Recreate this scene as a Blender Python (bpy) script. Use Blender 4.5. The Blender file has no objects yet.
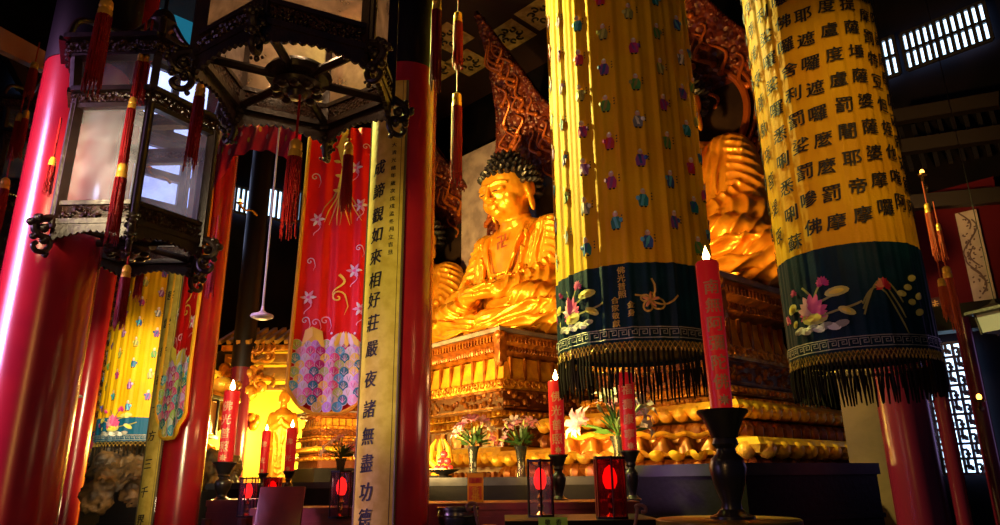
import bpy, bmesh, math, random
from math import pi, sin, cos, tan, radians as R_
from mathutils import Vector, Matrix, noise
random.seed(7)
V = Vector
SC = bpy.context.scene
COL = SC.collection
F = 700.0; PITCH = R_(17.3); ROLL = R_(.62); CAMZ = 1.5
CP, SP = cos(PITCH), sin(PITCH)
def P(px, py, Y):
    """world point on the sight line of photo pixel (px,py) at ground distance Y"""
    a = (px-500)/F; b = (262.5-py)/F
    u = a*cos(ROLL)+b*sin(ROLL); v = b*cos(ROLL)-a*sin(ROLL)
    y = CP - v*SP; z = SP + v*CP
    k = Y/y
    return V((u*k, Y, CAMZ+z*k))
def hall(px, py, s=16.0):
    """point of the same sight line on the back wall plane x+y=s"""
    a = P(px, py, 1.0); r = a.x
    return P(px, py, s/(1+r))
def side(px, py, s=20.0):
    """on the side wall plane y-x=s"""
    a = P(px, py, 1.0)
    return P(px, py, s/(1-a.x))

# ---------------------------------------------------------------- materials
MATS = {}
def mat(name, col, rough=.5, metal=0., col2=None, nscale=8., bump=0., bscale=30., emit=0., ecol=None, coat=0., btype='noise',
        detail=4, wave=None, sheen=0., contrast=(.4, .62), spec=.5):
    if name in MATS: return MATS[name]
    m = bpy.data.materials.new(name); m.use_nodes = True
    nt = m.node_tree; b = nt.nodes['Principled BSDF']; L = nt.links.new
    b.inputs['Base Color'].default_value = (*col, 1)
    b.inputs['Roughness'].default_value = rough
    b.inputs['Metallic'].default_value = metal
    b.inputs['Coat Weight'].default_value = coat
    b.inputs['Coat Roughness'].default_value = .22
    b.inputs['Sheen Weight'].default_value = sheen
    b.inputs['Specular IOR Level'].default_value = spec
    tc = None
    if col2 or bump:
        tc = nt.nodes.new('ShaderNodeTexCoord')
    def tex(kind, sc):
        if kind == 'voronoi':
            t = nt.nodes.new('ShaderNodeTexVoronoi'); t.inputs['Scale'].default_value = sc; o = t.outputs['Distance']
        elif kind == 'wave':
            t = nt.nodes.new('ShaderNodeTexWave'); t.inputs['Scale'].default_value = sc; t.inputs['Distortion'].default_value = 6; o = t.outputs['Fac']
            t.inputs['Detail'].default_value = 3
        else:
            t = nt.nodes.new('ShaderNodeTexNoise'); t.inputs['Scale'].default_value = sc; t.inputs['Detail'].default_value = detail; o = t.outputs['Fac']
        L(tc.outputs['Object'], t.inputs['Vector'])
        return o
    if col2:
        o = tex(wave or 'noise', nscale)
        r = nt.nodes.new('ShaderNodeValToRGB')
        r.color_ramp.elements[0].position = contrast[0]; r.color_ramp.elements[0].color = (*col, 1)
        r.color_ramp.elements[1].position = contrast[1]; r.color_ramp.elements[1].color = (*col2, 1)
        L(o, r.inputs['Fac']); L(r.outputs['Color'], b.inputs['Base Color'])
    if bump:
        o = tex(btype, bscale)
        bp = nt.nodes.new('ShaderNodeBump'); bp.inputs['Strength'].default_value = min(1, bump); bp.inputs['Distance'].default_value = .03*max(1, bump)
        L(o, bp.inputs['Height']); L(bp.outputs['Normal'], b.inputs['Normal'])
    if emit:
        b.inputs['Emission Color'].default_value = (*(ecol or col), 1)
        b.inputs['Emission Strength'].default_value = emit
    MATS[name] = m
    return m
def glassmat(name, tint=(.8, .85, 1), milk=.25, rough=.05, gloss=.12):
    if name in MATS: return MATS[name]
    m = bpy.data.materials.new(name); m.use_nodes = True
    nt = m.node_tree; nt.nodes.clear(); N = nt.nodes.new; L = nt.links.new
    out = N('ShaderNodeOutputMaterial'); tr = N('ShaderNodeBsdfTransparent'); tr.inputs['Color'].default_value = (*tint, 1)
    df = N('ShaderNodeBsdfDiffuse'); df.inputs['Color'].default_value = (*tint, 1)
    tl = N('ShaderNodeBsdfTranslucent'); tl.inputs['Color'].default_value = (*tint, 1)
    ad = N('ShaderNodeMixShader'); L(df.outputs[0], ad.inputs[1]); L(tl.outputs[0], ad.inputs[2])
    gl = N('ShaderNodeBsdfGlossy'); gl.inputs['Roughness'].default_value = rough
    no = N('ShaderNodeTexNoise'); no.inputs['Scale'].default_value = 9; no.inputs['Detail'].default_value = 5
    tc = N('ShaderNodeTexCoord'); L(tc.outputs['Object'], no.inputs['Vector'])
    mr = N('ShaderNodeMapRange'); mr.inputs['From Min'].default_value = .3; mr.inputs['From Max'].default_value = .7
    mr.inputs['To Min'].default_value = milk*.5; mr.inputs['To Max'].default_value = milk*1.5; L(no.outputs['Fac'], mr.inputs['Value'])
    m1 = N('ShaderNodeMixShader'); L(mr.outputs[0], m1.inputs[0]); L(tr.outputs[0], m1.inputs[1]); L(ad.outputs[0], m1.inputs[2])
    fr = N('ShaderNodeLayerWeight'); fr.inputs['Blend'].default_value = gloss
    m2 = N('ShaderNodeMixShader'); L(fr.outputs['Fresnel'], m2.inputs[0]); L(m1.outputs[0], m2.inputs[1]); L(gl.outputs[0], m2.inputs[2])
    L(m2.outputs[0], out.inputs['Surface']); MATS[name] = m
    return m

# ---------------------------------------------------------------- mesh builder
class MB:
    def __init__(s): s.v = []; s.f = []; s.mi = []; s.cur = 0
    def add(s, vs, fs):
        b = len(s.v); s.v.extend(tuple(x) for x in vs)
        for f in fs: s.f.append(tuple(b+i for i in f)); s.mi.append(s.cur)
        return s
    def box(s, c, d, M=None, bev=0.):
        x, y, z = d[0]/2, d[1]/2, d[2]/2; c = V(c)
        if bev:
            bm = bmesh.new(); bmesh.ops.create_cube(bm, size=1); bmesh.ops.scale(bm, vec=d, verts=bm.verts)
            bmesh.ops.bevel(bm, geom=bm.edges, offset=bev, segments=2, affect='EDGES', profile=.6)
            vs = [v.co.copy() for v in bm.verts]; fs = [[v.index for v in f.verts] for f in bm.faces]; bm.free()
        else:
            vs = [V((a*x, b*y, e*z)) for a in (-1, 1) for b in (-1, 1) for e in (-1, 1)]
            fs = [(0, 1, 3, 2), (4, 6, 7, 5), (0, 4, 5, 1), (2, 3, 7, 6), (0, 2, 6, 4), (1, 5, 7, 3)]
        if M is not None: vs = [M @ v for v in vs]
        return s.add([c+v for v in vs], fs)
    def bar(s, a, b, w, h, up=(0, 0, 1)):
        a, b = V(a), V(b); d = (b-a); l = d.length; d.normalize(); up = V(up)
        sx = d.cross(up)
        if sx.length < 1e-4: sx = d.cross(V((1, 0, 0)))
        sx.normalize(); u = sx.cross(d).normalized()
        vs = []
        for p in (a, b):
            for i, j in ((-1, -1), (1, -1), (1, 1), (-1, 1)): vs.append(p+sx*w/2*i+u*h/2*j)
        return s.add(vs, [(3, 2, 1, 0), (4, 5, 6, 7), (0, 1, 5, 4), (1, 2, 6, 5), (2, 3, 7, 6), (3, 0, 4, 7)])
    def tube(s, pts, r, n=8, caps=True):
        pts = [V(p) for p in pts]; m = len(pts)
        rs = r if isinstance(r, (list, tuple)) else [r]*m
        prev = None; vs = []
        for i, p in enumerate(pts):
            t = (pts[min(i+1, m-1)]-pts[max(i-1, 0)])
            if t.length < 1e-9: t = V((0, 0, 1))
            t.normalize()
            if prev is None:
                a = t.cross(V((0, 0, 1)))
                if a.length < 1e-3: a = t.cross(V((1, 0, 0)))
                a.normalize()
            else:
                a = prev - t*prev.dot(t)
                if a.length < 1e-6: a = t.cross(V((1, 0, 0)))
                a.normalize()
            prev = a; b = t.cross(a)
            for k in range(n):
                q = 2*pi*k/n; vs.append(p+(a*cos(q)+b*sin(q))*rs[i])
        fs = []
        for i in range(m-1):
            for k in range(n): fs.append((i*n+k, i*n+(k+1) % n, (i+1)*n+(k+1) % n, (i+1)*n+k))
        if caps: fs.append(tuple(range(n))[::-1]); fs.append(tuple((m-1)*n+k for k in range(n)))
        return s.add(vs, fs)
    def lathe(s, prof, c=(0, 0, 0), n=24, M=None, a0=0., a1=2*pi, phase=0.):
        c = V(c); full = abs(a1-a0-2*pi) < 1e-6; k = n if full else n+1; vs = []
        for r, z in prof:
            for i in range(k):
                a = a0+(a1-a0)*i/n+phase; p = V((r*cos(a), r*sin(a), z))
                if M is not None: p = M @ p
                vs.append(c+p)
        fs = []
        for j in range(len(prof)-1):
            for i in range(n):
                i2 = (i+1) % k if full else i+1
                fs.append((j*k+i, j*k+i2, (j+1)*k+i2, (j+1)*k+i))
        if full:
            if prof[0][0] > 1e-6: fs.append(tuple(range(k))[::-1])
            if prof[-1][0] > 1e-6: fs.append(tuple((len(prof)-1)*k+i for i in range(k)))
        return s.add(vs, fs)
    def ell(s, c, r, n=12, m=8, M=None):
        if not isinstance(r, (list, tuple)): r = (r, r, r)
        c = V(c); vs = []; fs = []
        vs.append(V((0, 0, -r[2])))
        for j in range(1, m):
            q = -pi/2+pi*j/m
            for i in range(n):
                a = 2*pi*i/n; vs.append(V((r[0]*cos(q)*cos(a), r[1]*cos(q)*sin(a), r[2]*sin(q))))
        vs.append(V((0, 0, r[2])))
        for i in range(n): fs.append((0, 1+(i+1) % n, 1+i)); 
        for j in range(m-2):
            for i in range(n): fs.append((1+j*n+i, 1+j*n+(i+1) % n, 1+(j+1)*n+(i+1) % n, 1+(j+1)*n+i))
        t = len(vs)-1
        for i in range(n): fs.append((1+(m-2)*n+i, 1+(m-2)*n+(i+1) % n, t))
        if M is not None: vs = [M @ v for v in vs]
        return s.add([c+v for v in vs], fs)
    def grid(s, fn, nu, nv, closed=False):
        k = nu if closed else nu+1; vs = [fn(i/nu, j/nv) for j in range(nv+1) for i in range(k)]; fs = []
        for j in range(nv):
            for i in range(nu):
                i2 = (i+1) % k if closed else i+1
                fs.append((j*k+i, j*k+i2, (j+1)*k+i2, (j+1)*k+i))
        return s.add(vs, fs)
    def prism(s, pts, depth, M):
        """2D outline (x,z) extruded in y, placed by matrix M"""
        n = len(pts)
        vs = [M @ V((x, -depth/2, z)) for x, z in pts]+[M @ V((x, depth/2, z)) for x, z in pts]
        fs = [tuple(range(n)), tuple(range(2*n-1, n-1, -1))]+[(i, i+n, (i+1) % n+n, (i+1) % n) for i in range(n)]
        return s.add(vs, fs)
    def xform(s, M, start=0):
        for i in range(start, len(s.v)): s.v[i] = tuple(M @ V(s.v[i]))
        return s
    def mesh(s, name, mats, smooth=True):
        me = bpy.data.meshes.new(name); me.from_pydata(s.v, [], s.f)
        for m in (mats if isinstance(mats, (list, tuple)) else [mats]): me.materials.append(m)
        if any(s.mi): me.polygons.foreach_set('material_index', s.mi)
        me.validate(); me.update()
        if smooth:
            me.polygons.foreach_set('use_smooth', [True]*len(me.polygons))
            try: me.set_sharp_from_angle(angle=R_(38))
            except Exception: pass
        return me
    def build(s, name, mats, parent=None, smooth=True, loc=None):
        return link(name, s.mesh(name, mats, smooth), parent, loc)
def link(name, me, parent=None, loc=None):
    o = bpy.data.objects.new(name, me); COL.objects.link(o)
    if parent: o.parent = parent
    if loc is not None: o.location = loc
    return o
def tag(o, label=None, cat=None, group=None, kind=None):
    if label: o['label'] = label
    if cat: o['category'] = cat
    if group: o['group'] = group
    if kind: o['kind'] = kind
    return o
def thing(name, label, cat, loc=(0, 0, 0), rz=0., group=None):
    o = bpy.data.objects.new(name, None); COL.objects.link(o); o.location = loc; o.rotation_euler = (0, 0, rz)
    return tag(o, label, cat, group)
def copy_tree(o, loc=None, rz=None, label=None, parent=None, sc=None):
    c = o.copy(); COL.objects.link(c)
    if parent: c.parent = parent
    for ch in list(o.children): copy_tree(ch, parent=c)
    if loc is not None: c.location = loc
    if rz is not None: c.rotation_euler = (0, 0, rz)
    if sc is not None: c.scale = (sc, sc, sc) if not isinstance(sc, tuple) else sc
    if label: c['label'] = label
    return c
def remesh(mb, voxel, smooth=4, sf=.6, name='m'):
    me = bpy.data.meshes.new(name); me.from_pydata(mb.v, [], mb.f); me.update()
    bm = bmesh.new(); bm.from_mesh(me); bmesh.ops.recalc_face_normals(bm, faces=bm.faces); bm.to_mesh(me); bm.free()
    o = bpy.data.objects.new(name, me); COL.objects.link(o)
    r = o.modifiers.new('r', 'REMESH'); r.mode = 'VOXEL'; r.voxel_size = voxel
    sm = o.modifiers.new('s', 'SMOOTH'); sm.iterations = smooth; sm.factor = sf
    dg = bpy.context.evaluated_depsgraph_get(); dg.update()
    m2 = bpy.data.meshes.new_from_object(o.evaluated_get(dg)); m2.name = name
    bpy.data.objects.remove(o); bpy.data.meshes.remove(me)
    m2.polygons.foreach_set('use_smooth', [True]*len(m2.polygons))
    return m2
GL = {}
def glyph(ch, res=2, bold=.012):
    bold = 0; k = (ch, res, bold)
    if k in GL: return GL[k]
    c = bpy.data.curves.new('t', 'FONT'); c.body = ch; c.resolution_u = res; c.offset = bold; c.fill_mode = 'FRONT'
    o = bpy.data.objects.new('t', c); COL.objects.link(o)
    dg = bpy.context.evaluated_depsgraph_get(); m = bpy.data.meshes.new_from_object(o.evaluated_get(dg))
    vs = [v.co.copy() for v in m.vertices]; fs = [tuple(p.vertices) for p in m.polygons]
    bm = bmesh.new(); bm.from_mesh(m)
    for _ in range(3):
        bmesh.ops.triangulate(bm, faces=bm.faces); es = [e for e in bm.edges if e.calc_length() > .22]
        if es: bmesh.ops.subdivide_edges(bm, edges=es, cuts=1)
    bmesh.ops.triangulate(bm, faces=bm.faces); bm.verts.index_update()
    vs = [v.co.copy() for v in bm.verts]; fs = [tuple(v.index for v in f.verts) for f in bm.faces]; bm.free()
    bpy.data.objects.remove(o); bpy.data.curves.remove(c); bpy.data.meshes.remove(m)
    if vs:
        x0, x1 = min(v.x for v in vs), max(v.x for v in vs); y0, y1 = min(v.y for v in vs), max(v.y for v in vs)
        h = max(y1-y0, x1-x0, 1e-3); cx, cy = (x0+x1)/2, (y0+y1)/2
        vs = [((v.x-cx)/h, (v.y-cy)/h) for v in vs]
    GL[k] = (vs, fs); return GL[k]
class Applique:
    """flat shapes in (u,v) metres laid on a surface by mapping fn(u,v,off)->Vector"""
    def __init__(s, fn): s.fn = fn; s.mb = MB(); s.mats = []
    def m(s, mt):
        if mt not in s.mats: s.mats.append(mt)
        s.mb.cur = s.mats.index(mt); return s
    def poly(s, pts, off=.008, fan=True):
        pts = list(pts); cx = sum(p[0] for p in pts)/len(pts); cy = sum(p[1] for p in pts)/len(pts)
        n = len(pts); s.mb.add([s.fn(cx, cy, off+.003)]+[s.fn(u, v, off) for u, v in pts], [(0, 1+i, 1+(i+1) % n) for i in range(n)])
    def oval(s, u, v, a, b, rot=0., off=.008, n=12):
        s.poly([(u+a*cos(q)*cos(rot)-b*sin(q)*sin(rot), v+a*cos(q)*sin(rot)+b*sin(q)*cos(rot)) for q in (2*pi*i/n for i in range(n))], off)
    def ribbon(s, pts, w, off=.007, taper=False):
        n = len(pts); vs = []
        for i, (u, v) in enumerate(pts):
            a = pts[max(0, i-1)]; b = pts[min(n-1, i+1)]; dx, dy = b[0]-a[0], b[1]-a[1]; l = math.hypot(dx, dy) or 1
            ww = w*(1-i/(n-1)*.8) if taper else w
            nx, ny = -dy/l*ww/2, dx/l*ww/2
            vs += [s.fn(u+nx, v+ny, off), s.fn(u-nx, v-ny, off)]
        s.mb.add(vs, [(2*i, 2*i+1, 2*i+3, 2*i+2) for i in range(n-1)])
    def petal(s, u, v, l, w, rot, off=.008):
        pts = [(0, 0), (l*.25, w*.42), (l*.55, w*.5), (l*.85, w*.25), (l, 0), (l*.85, -w*.25), (l*.55, -w*.5), (l*.25, -w*.42)]
        s.poly([(u+x*cos(rot)-y*sin(rot), v+x*sin(rot)+y*cos(rot)) for x, y in pts], off)
    def text(s, ch, u, v, h, off=.006, rot=0., shear=.0, bold=.012, wf=1.):
        vs, fs = glyph(ch, 2, bold); c, d = cos(rot), sin(rot)
        for k, (sx, sy) in enumerate(((0, 0), (.032, .012), (-.02, .02))):
            pts = []
            for x, y in vs:
                x = (x+sx)*h*wf; y = (y+sy)*h; x += shear*y; y += .08*x
                pts.append(s.fn(u+x*c-y*d, v+x*d+y*c, off+.0006*k))
            s.mb.add(pts, fs)
    def lotus(s, u, v, sc, pk, pk2, cen=None):
        for k, a in enumerate((20, 160, 45, 135, 68, 112, 90)):
            s.m(pk2 if k % 2 else pk); s.petal(u, v, sc*(.5+.1*(k > 3)), sc*.24, R_(a), .008+.001*k)
        for a in (0, 180, -20, 200): s.m(pk); s.petal(u, v, sc*.45, sc*.18, R_(a), .007)
    def build(s, name, parent): return s.mb.build(name, s.mats, parent, smooth=False)
def ease(t): return t*t*(3-2*t)

# ---------------------------------------------------------------- palette
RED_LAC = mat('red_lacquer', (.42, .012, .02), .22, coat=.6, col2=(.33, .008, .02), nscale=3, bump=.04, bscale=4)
DARK_LAC = mat('dark_lacquer', (.007, .005, .008), .4, spec=.25)
BLACK_WOOD = mat('black_wood', (.004, .0035, .004), .45, spec=.2, bump=.1, bscale=20)
ROSEWOOD = mat('rosewood', (.022, .009, .008), .38, col2=(.011, .005, .006), nscale=9, coat=.25, bump=.15, bscale=40)
CARVED_WOOD = mat('carved_rosewood', (.05, .016, .01), .33, col2=(.02, .008, .008), nscale=30, coat=.35, bump=1., bscale=55, btype='voronoi')
RED_WOOD = mat('red_wood', (.16, .02, .012), .35, col2=(.09, .012, .008), nscale=6, coat=.3, bump=.1, bscale=15)
GOLD = mat('gilded_statue', (1, .45, .03), .3, .5, col2=(.85, .32, .015), nscale=4, bump=.08, bscale=7)
GOLDC = mat('gilded_carving', (.85, .38, .03), .38, .45, col2=(.4, .13, .01), nscale=7, bump=.7, bscale=9, btype='voronoi')
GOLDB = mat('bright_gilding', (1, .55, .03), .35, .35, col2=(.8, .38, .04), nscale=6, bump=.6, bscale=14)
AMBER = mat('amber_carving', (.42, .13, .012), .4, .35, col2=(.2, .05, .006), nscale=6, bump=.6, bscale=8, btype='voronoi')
AMBER_SHADE = mat('shaded_amber_ground', (.13, .03, .006), .45, .2, bump=.5, bscale=7)  # darker copy of the amber: recess shade put into the colour
MANREL = mat('mandorla_relief', (.17, .03, .012), .4, .2, col2=(.06, .008, .006), nscale=5, bump=1.5, bscale=9, btype='voronoi')
MANRED = mat('mandorla_field', (.11, .01, .014), .5, bump=.2, bscale=6)
ORANGE_G = mat('orange_gilding', (.5, .12, .015), .35, .35)
HALO = mat('halo_disc', (.1, .06, .045), .22, .5, col2=(.05, .03, .03), nscale=2)
HAIR = mat('black_hair', (.012, .01, .014), .35)
YSILK = mat('yellow_silk', (.85, .5, .004), .55, spec=.2, col2=(.78, .4, .003), nscale=2.5, bump=.15, bscale=60)
BSILK = mat('blue_silk', (.002, .03, .055), .55, spec=.15, col2=(.0015, .018, .04), nscale=5, bump=.15, bscale=60)
RSILK = mat('red_silk', (.8, .008, .006), .5, spec=.25, col2=(.7, .006, .006), nscale=3, bump=.1, bscale=50)
PINKSILK = mat('pink_silk', (.75, .02, .1), .42, sheen=.2)
YTRIM = mat('yellow_trim', (.9, .5, .02), .5)
SILVER_T = mat('silver_thread', (.42, .42, .36), .35, .4, bump=.5, bscale=120)
INK = mat('black_ink', (.012, .009, .008), .6)
GOLDT = mat('gold_thread', (.6, .4, .08), .4, .3)
TASSEL = mat('tassel_silk', (.42, .006, .014), .5, spec=.3, bump=.8, bscale=60, btype='wave')
TASGOLD = mat('tassel_gold', (.75, .42, .06), .35, .4)
PARCH = mat('parchment_board', (.72, .56, .12), .55, spec=.2, col2=(.6, .44, .07), nscale=14, detail=8, bump=.1, bscale=30)
FRINGE = mat('fringe_thread', (.012, .009, .006), .7, spec=.1)
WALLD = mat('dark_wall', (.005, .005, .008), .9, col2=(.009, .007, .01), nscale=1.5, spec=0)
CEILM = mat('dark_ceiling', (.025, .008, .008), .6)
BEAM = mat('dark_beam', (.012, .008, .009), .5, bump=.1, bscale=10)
CANDLE = mat('red_wax', (.8, .012, .02), .35, emit=.12, ecol=(1, .02, .02))  # faint emission stands in for flame light inside the wax
FLAME = mat('flame', (1, .6, .2), .5, emit=40, ecol=(1, .55, .2))
WICK = mat('wick', (.01, .01, .01), .8)
def cm(n, c, **k): return mat(n, c, .5, **k)
PINK = cm('pink_thread', (.8, .1, .32)); PALEPINK = cm('pale_pink_thread', (.85, .45, .55)); MAG = cm('magenta_thread', (.55, .02, .22))
TEAL = cm('teal_thread', (.01, .22, .25)); GREEN = cm('green_thread', (.08, .35, .08)); PURP = cm('purple_thread', (.28, .06, .35))
LILAC = cm('lilac_thread', (.6, .35, .75)); BLUE = cm('blue_thread', (.03, .1, .42)); SKY = cm('sky_thread', (.1, .5, .7)); LEAF = cm('leaf_thread', (.62, .6, .15))
WHITE = cm('white_thread', (.8, .8, .75)); OLIVE = cm('olive_thread', (.3, .3, .08)); YEL = cm('yellow_thread', (.9, .75, .08)); LIME = cm('lime_thread', (.45, .7, .15))
CRIM = cm('crimson_thread', (.6, .02, .04)); SKIN = cm('skin_thread', (.8, .5, .45))
# ================================================================ the hall
def plane_box(pts, name, m, thick=.1):
    """quad slab from 4 points"""
    a, b, c, d = [V(p) for p in pts]; n = (b-a).cross(d-a).normalized()*thick
    mb = MB(); mb.add([a, b, c, d, a+n, b+n, c+n, d+n], [(0, 1, 2, 3), (7, 6, 5, 4), (0, 4, 5, 1), (1, 5, 6, 2), (2, 6, 7, 3), (3, 7, 4, 0)])
    o = mb.build(name, m, smooth=False); tag(o, kind='structure'); return o
STONE = mat('floor_stone', (.03, .027, .03), .35, col2=(.02, .018, .02), nscale=2)
plane_box([(-14, -3, 0), (14, -3, 0), (14, 22, 0), (-14, 22, 0)], 'floor', STONE, -.1)
CZ = 11.2
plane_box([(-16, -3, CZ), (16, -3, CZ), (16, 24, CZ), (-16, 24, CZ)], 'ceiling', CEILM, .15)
# back wall (x+y=16), side wall (y-x=20)
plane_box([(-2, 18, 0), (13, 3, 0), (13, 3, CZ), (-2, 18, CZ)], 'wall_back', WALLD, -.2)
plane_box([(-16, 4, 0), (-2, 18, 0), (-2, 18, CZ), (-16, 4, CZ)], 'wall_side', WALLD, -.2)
SKYB = mat('daylight_white', (.75, .85, 1), .5, emit=3, ecol=(.5, .75, 1))
SKYP = mat('daylight_violet', (.7, .7, 1), .5, emit=1.9, ecol=(.5, .6, 1), col2=None)
SKYT = mat('daylight_teal', (.02, .25, .4), .5, emit=.35, ecol=(.02, .3, .5))
MULL = mat('window_wood', (.02, .02, .03), .5)
WN = [0]
def window(proj, x0, y0, x1, y1, nx, ny, glow, mw=.05, off=.12, lean=True, gapx=None):
    """window on a wall; the lower left and upper right corners given in photo pixels, axes follow the wall"""
    WN[0] += 1
    a = proj(x0, y1, ); b = proj(x1, y1)
    zt = proj(x0, y0).z
    b.z = a.z
    d = (b-a); L_ = d.length; d.normalize(); n = V((-.707, -.707, 0)) if proj is hall else V((.707, -.707, 0))
    a = a+n*off; H = zt-a.z
    mb = MB(); A = a; B = a+d*L_
    mb.add([A, B, B+V((0, 0, H)), A+V((0, 0, H))], [(0, 1, 2, 3)])
    w = mb.build('window_%d' % WN[0], glow, smooth=False); tag(w, kind='structure')
    fr = MB(); nn = n*.03
    for i in range(nx+1):
        p = A+d*(L_*i/nx)+nn; fr.bar(p, p+V((0, 0, H)), mw, mw, up=n)
    for j in range(ny+1):
        z = V((0, 0, H*j/ny)); fr.bar(A+z+nn, B+z+nn, mw, mw)
    fr.build('window_frame', MULL, w, smooth=False)
    return w
# clerestory on the back wall
window(hall, 884, 45, 905, 84, 3, 2, SKYB, .05)
window(hall, 911, 36, 1003, 74, 12, 2, SKYB, .05)
# clerestory of the side wall
window(side, 226, 186, 246, 212, 4, 1, SKYB, .05)
window(side, 262, 188, 288, 218, 5, 1, SKYB, .05)
window(side, 292, 192, 304, 222, 3, 1, SKYB, .05)
# wide bright openings behind the second lantern
window(side, 78, 40, 210, 110, 3, 2, SKYP, .14)
window(side, 74, 122, 218, 222, 3, 3, SKYP, .16)
window(side, 138, -30, 208, 36, 1, 1, SKYT, .12)
window(side, 14, 74, 30, 92, 1, 1, SKYB, .05)
window(side, 22, 122, 52, 200, 2, 6, SKYP, .12)
window(side, -10, 190, 20, 262, 2, 5, SKYP, .2)
# lattice window low on the right: fretwork
def lattice(x0, y0, x1, y1, nx, ny):
    WN[0] += 1
    a = hall(x0, y1); b = hall(x1, y1); zt = hall(x0, y0).z; b.z = a.z; d = b-a; L_ = d.length; d.normalize(); H = zt-a.z
    n = V((-.707, -.707, 0)); a = a+n*.12
    mb = MB(); mb.add([a, a+d*L_, a+d*L_+V((0, 0, H)), a+V((0, 0, H))], [(0, 1, 2, 3)])
    w = mb.build('window_%d' % WN[0], SKYB, smooth=False); tag(w, kind='structure')
    fr = MB(); cw, chh = L_/nx, H/ny; up = V((0, 0, 1)); t = .035
    def seg(p, q): fr.bar(a+d*p[0]+up*p[1]+n*.03, a+d*q[0]+up*q[1]+n*.03, t, t, up=n)
    for i in range(nx):
        for j in range(ny):
            x, y = i*cw, j*chh
            seg((x, y), (x+cw, y)); seg((x, y), (x, y+chh))
            if (i+j) % 2: seg((x+cw*.5, y), (x+cw*.5, y+chh*.6)); seg((x+cw*.5, y+chh*.6), (x, y+chh*.6)); seg((x+cw*.25, y+chh*.3), (x+cw*.75, y+chh*.3))
            else: seg((x, y+chh*.5), (x+cw*.65, y+chh*.5)); seg((x+cw*.65, y+chh*.5), (x+cw*.65, y+chh*.2)); seg((x+cw*.35, y+chh), (x+cw*.35, y+chh*.25))
    seg((0, H), (L_, H)); seg((L_, 0), (L_, H)); fr.build('window_frame', MULL, w, smooth=False)
lattice(930, 372, 942, 472, 2, 10)
lattice(948, 345, 1004, 474, 5, 9)
# beams crossing the dark
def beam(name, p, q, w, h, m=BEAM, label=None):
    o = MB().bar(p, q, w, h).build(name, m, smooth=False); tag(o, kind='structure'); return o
beam('beam_upper_left', P(-30, 25, 5.6), P(62, 72, 7.5), .12, .22, mat('pink_beam', (.25, .12, .14), .4))
beam('beam_shrine', P(150, 388, 12), P(245, 352, 13.2), .2, .35)
for k, (x0, y0, x1, y1, Y) in enumerate([(0, 35, 60, 150, 9), (880, 120, 1000, 100, 8.6), (885, 150, 1005, 133, 8.4), (890, 205, 1005, 195, 8.8)]):
    beam('beam_roof', hall(x0, y0, 15) if x0 > 800 else P(x0, y0, Y), hall(x1, y1, 15) if x0 > 800 else P(x1, y1, Y+1), .15, .2)
# faint rafters under the clerestory
for k in range(9):
    a = hall(900+k*13, 128-k*2.5, 15.6); b = hall(912+k*13, 170-k*2.5, 15.2)
    beam('beam_rafter', a, b, .05, .06, mat('rafter', (.02, .02, .03), .4))
# ceiling paintings
PANELW = mat('painted_panel', (.5, .33, .12), .5, col2=(.3, .17, .05), nscale=6)
for (px, py) in [(510, 41), (541, 18), (466, 64), (452, 40), (575, 10), (497, 75), (548, 60), (430, 90)]:
    pass
cn = 0
for (px, py) in [(511, 35), (541, 14), (468, 63), (449, 38), (436, 70)]:
    a = P(px, py, 10); t = (CZ-.03-CAMZ)/(a.z-CAMZ); c = V((a.x*t, a.y*t, CZ-.03))
    pn = MB(); e1 = V((.707, -.707, 0))*.42; e2 = V((.707, .707, 0))*.42
    pn.add([c-e1-e2, c+e1-e2, c+e1+e2, c-e1+e2], [(0, 1, 2, 3)])
    o = pn.build('trim_%d' % (cn+1), PANELW, smooth=False); tag(o, kind='structure'); cn += 1
    mo = MB()
    for k in range(7):
        q = 2*pi*k/7+.3; cc = c+V((cos(q)*.2, sin(q)*.2, -.015)); mo.tube([cc+V((cos(q+t_)*.1*(1-t_/7), sin(q+t_)*.1*(1-t_/7), 0)) for t_ in [x*.7 for x in range(8)]], .022, 5)
    mo.build('cloud_motif', INK, o)
# round coffer rim above the statues
ring = MB(); c0 = P(500, -72, 10.5)
for rr, zz, w in ((1.75, 0, .13), (1.52, .12, .09), (1.3, .25, .09), (2.0, .1, .07)):
    ring.tube([c0+V((rr*cos(a), rr*sin(a), zz)) for a in [2*pi*i/48 for i in range(49)]], w, 8, caps=False)
tag(ring.build('trim_9', mat('coffer_red', (.09, .012, .01), .35, coat=.3)), kind='structure')

# ---------------------------------------------------------------- columns
CONE = mat('column_base_stone', (.2, .19, .18), .7, bump=.3, bscale=12)
def column(name, px, py, Y, r, label, top=CZ, m=RED_LAC, collar=None):
    c = P(px, py, Y); o = thing(name, label, 'column', (c.x, c.y, 0), 0, None)
    z1 = collar if collar else top
    MB().lathe([(r*1.0, .35), (r, z1)], n=48).build('shaft', m, o)
    MB().lathe([(r*1.15, 0), (r*1.5, .06), (r*1.6, .18), (r*1.45, .3), (r*1.05, .36)], n=40).build('plinth', CONE, o)
    if collar:
        MB().lathe([(r*1.02, z1), (r*1.02, top)], n=48).build('painted_neck', DARK_LAC, o)
    return o
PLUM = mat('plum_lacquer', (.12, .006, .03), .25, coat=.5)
column('lacquered_column', 54, 260, 4.0, .245, 'thick red lacquered column filling the left edge, shining pink on one side', collar=P(60, 58, 3.8).z)
cc = column('lacquered_column', 395, 480, 4.6, .215, 'red lacquered column in the middle carrying the long yellow couplet board', collar=P(408, 62, 4.4).z)
column('lacquered_column', 187, 430, 7.5, .21, 'red lacquered column behind the tongue-shaped red banner, beside the leaning tan board')
column('lacquered_column', 79, 430, 10.8, .18, 'thin red column standing under the pair of distant yellow banners')
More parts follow.
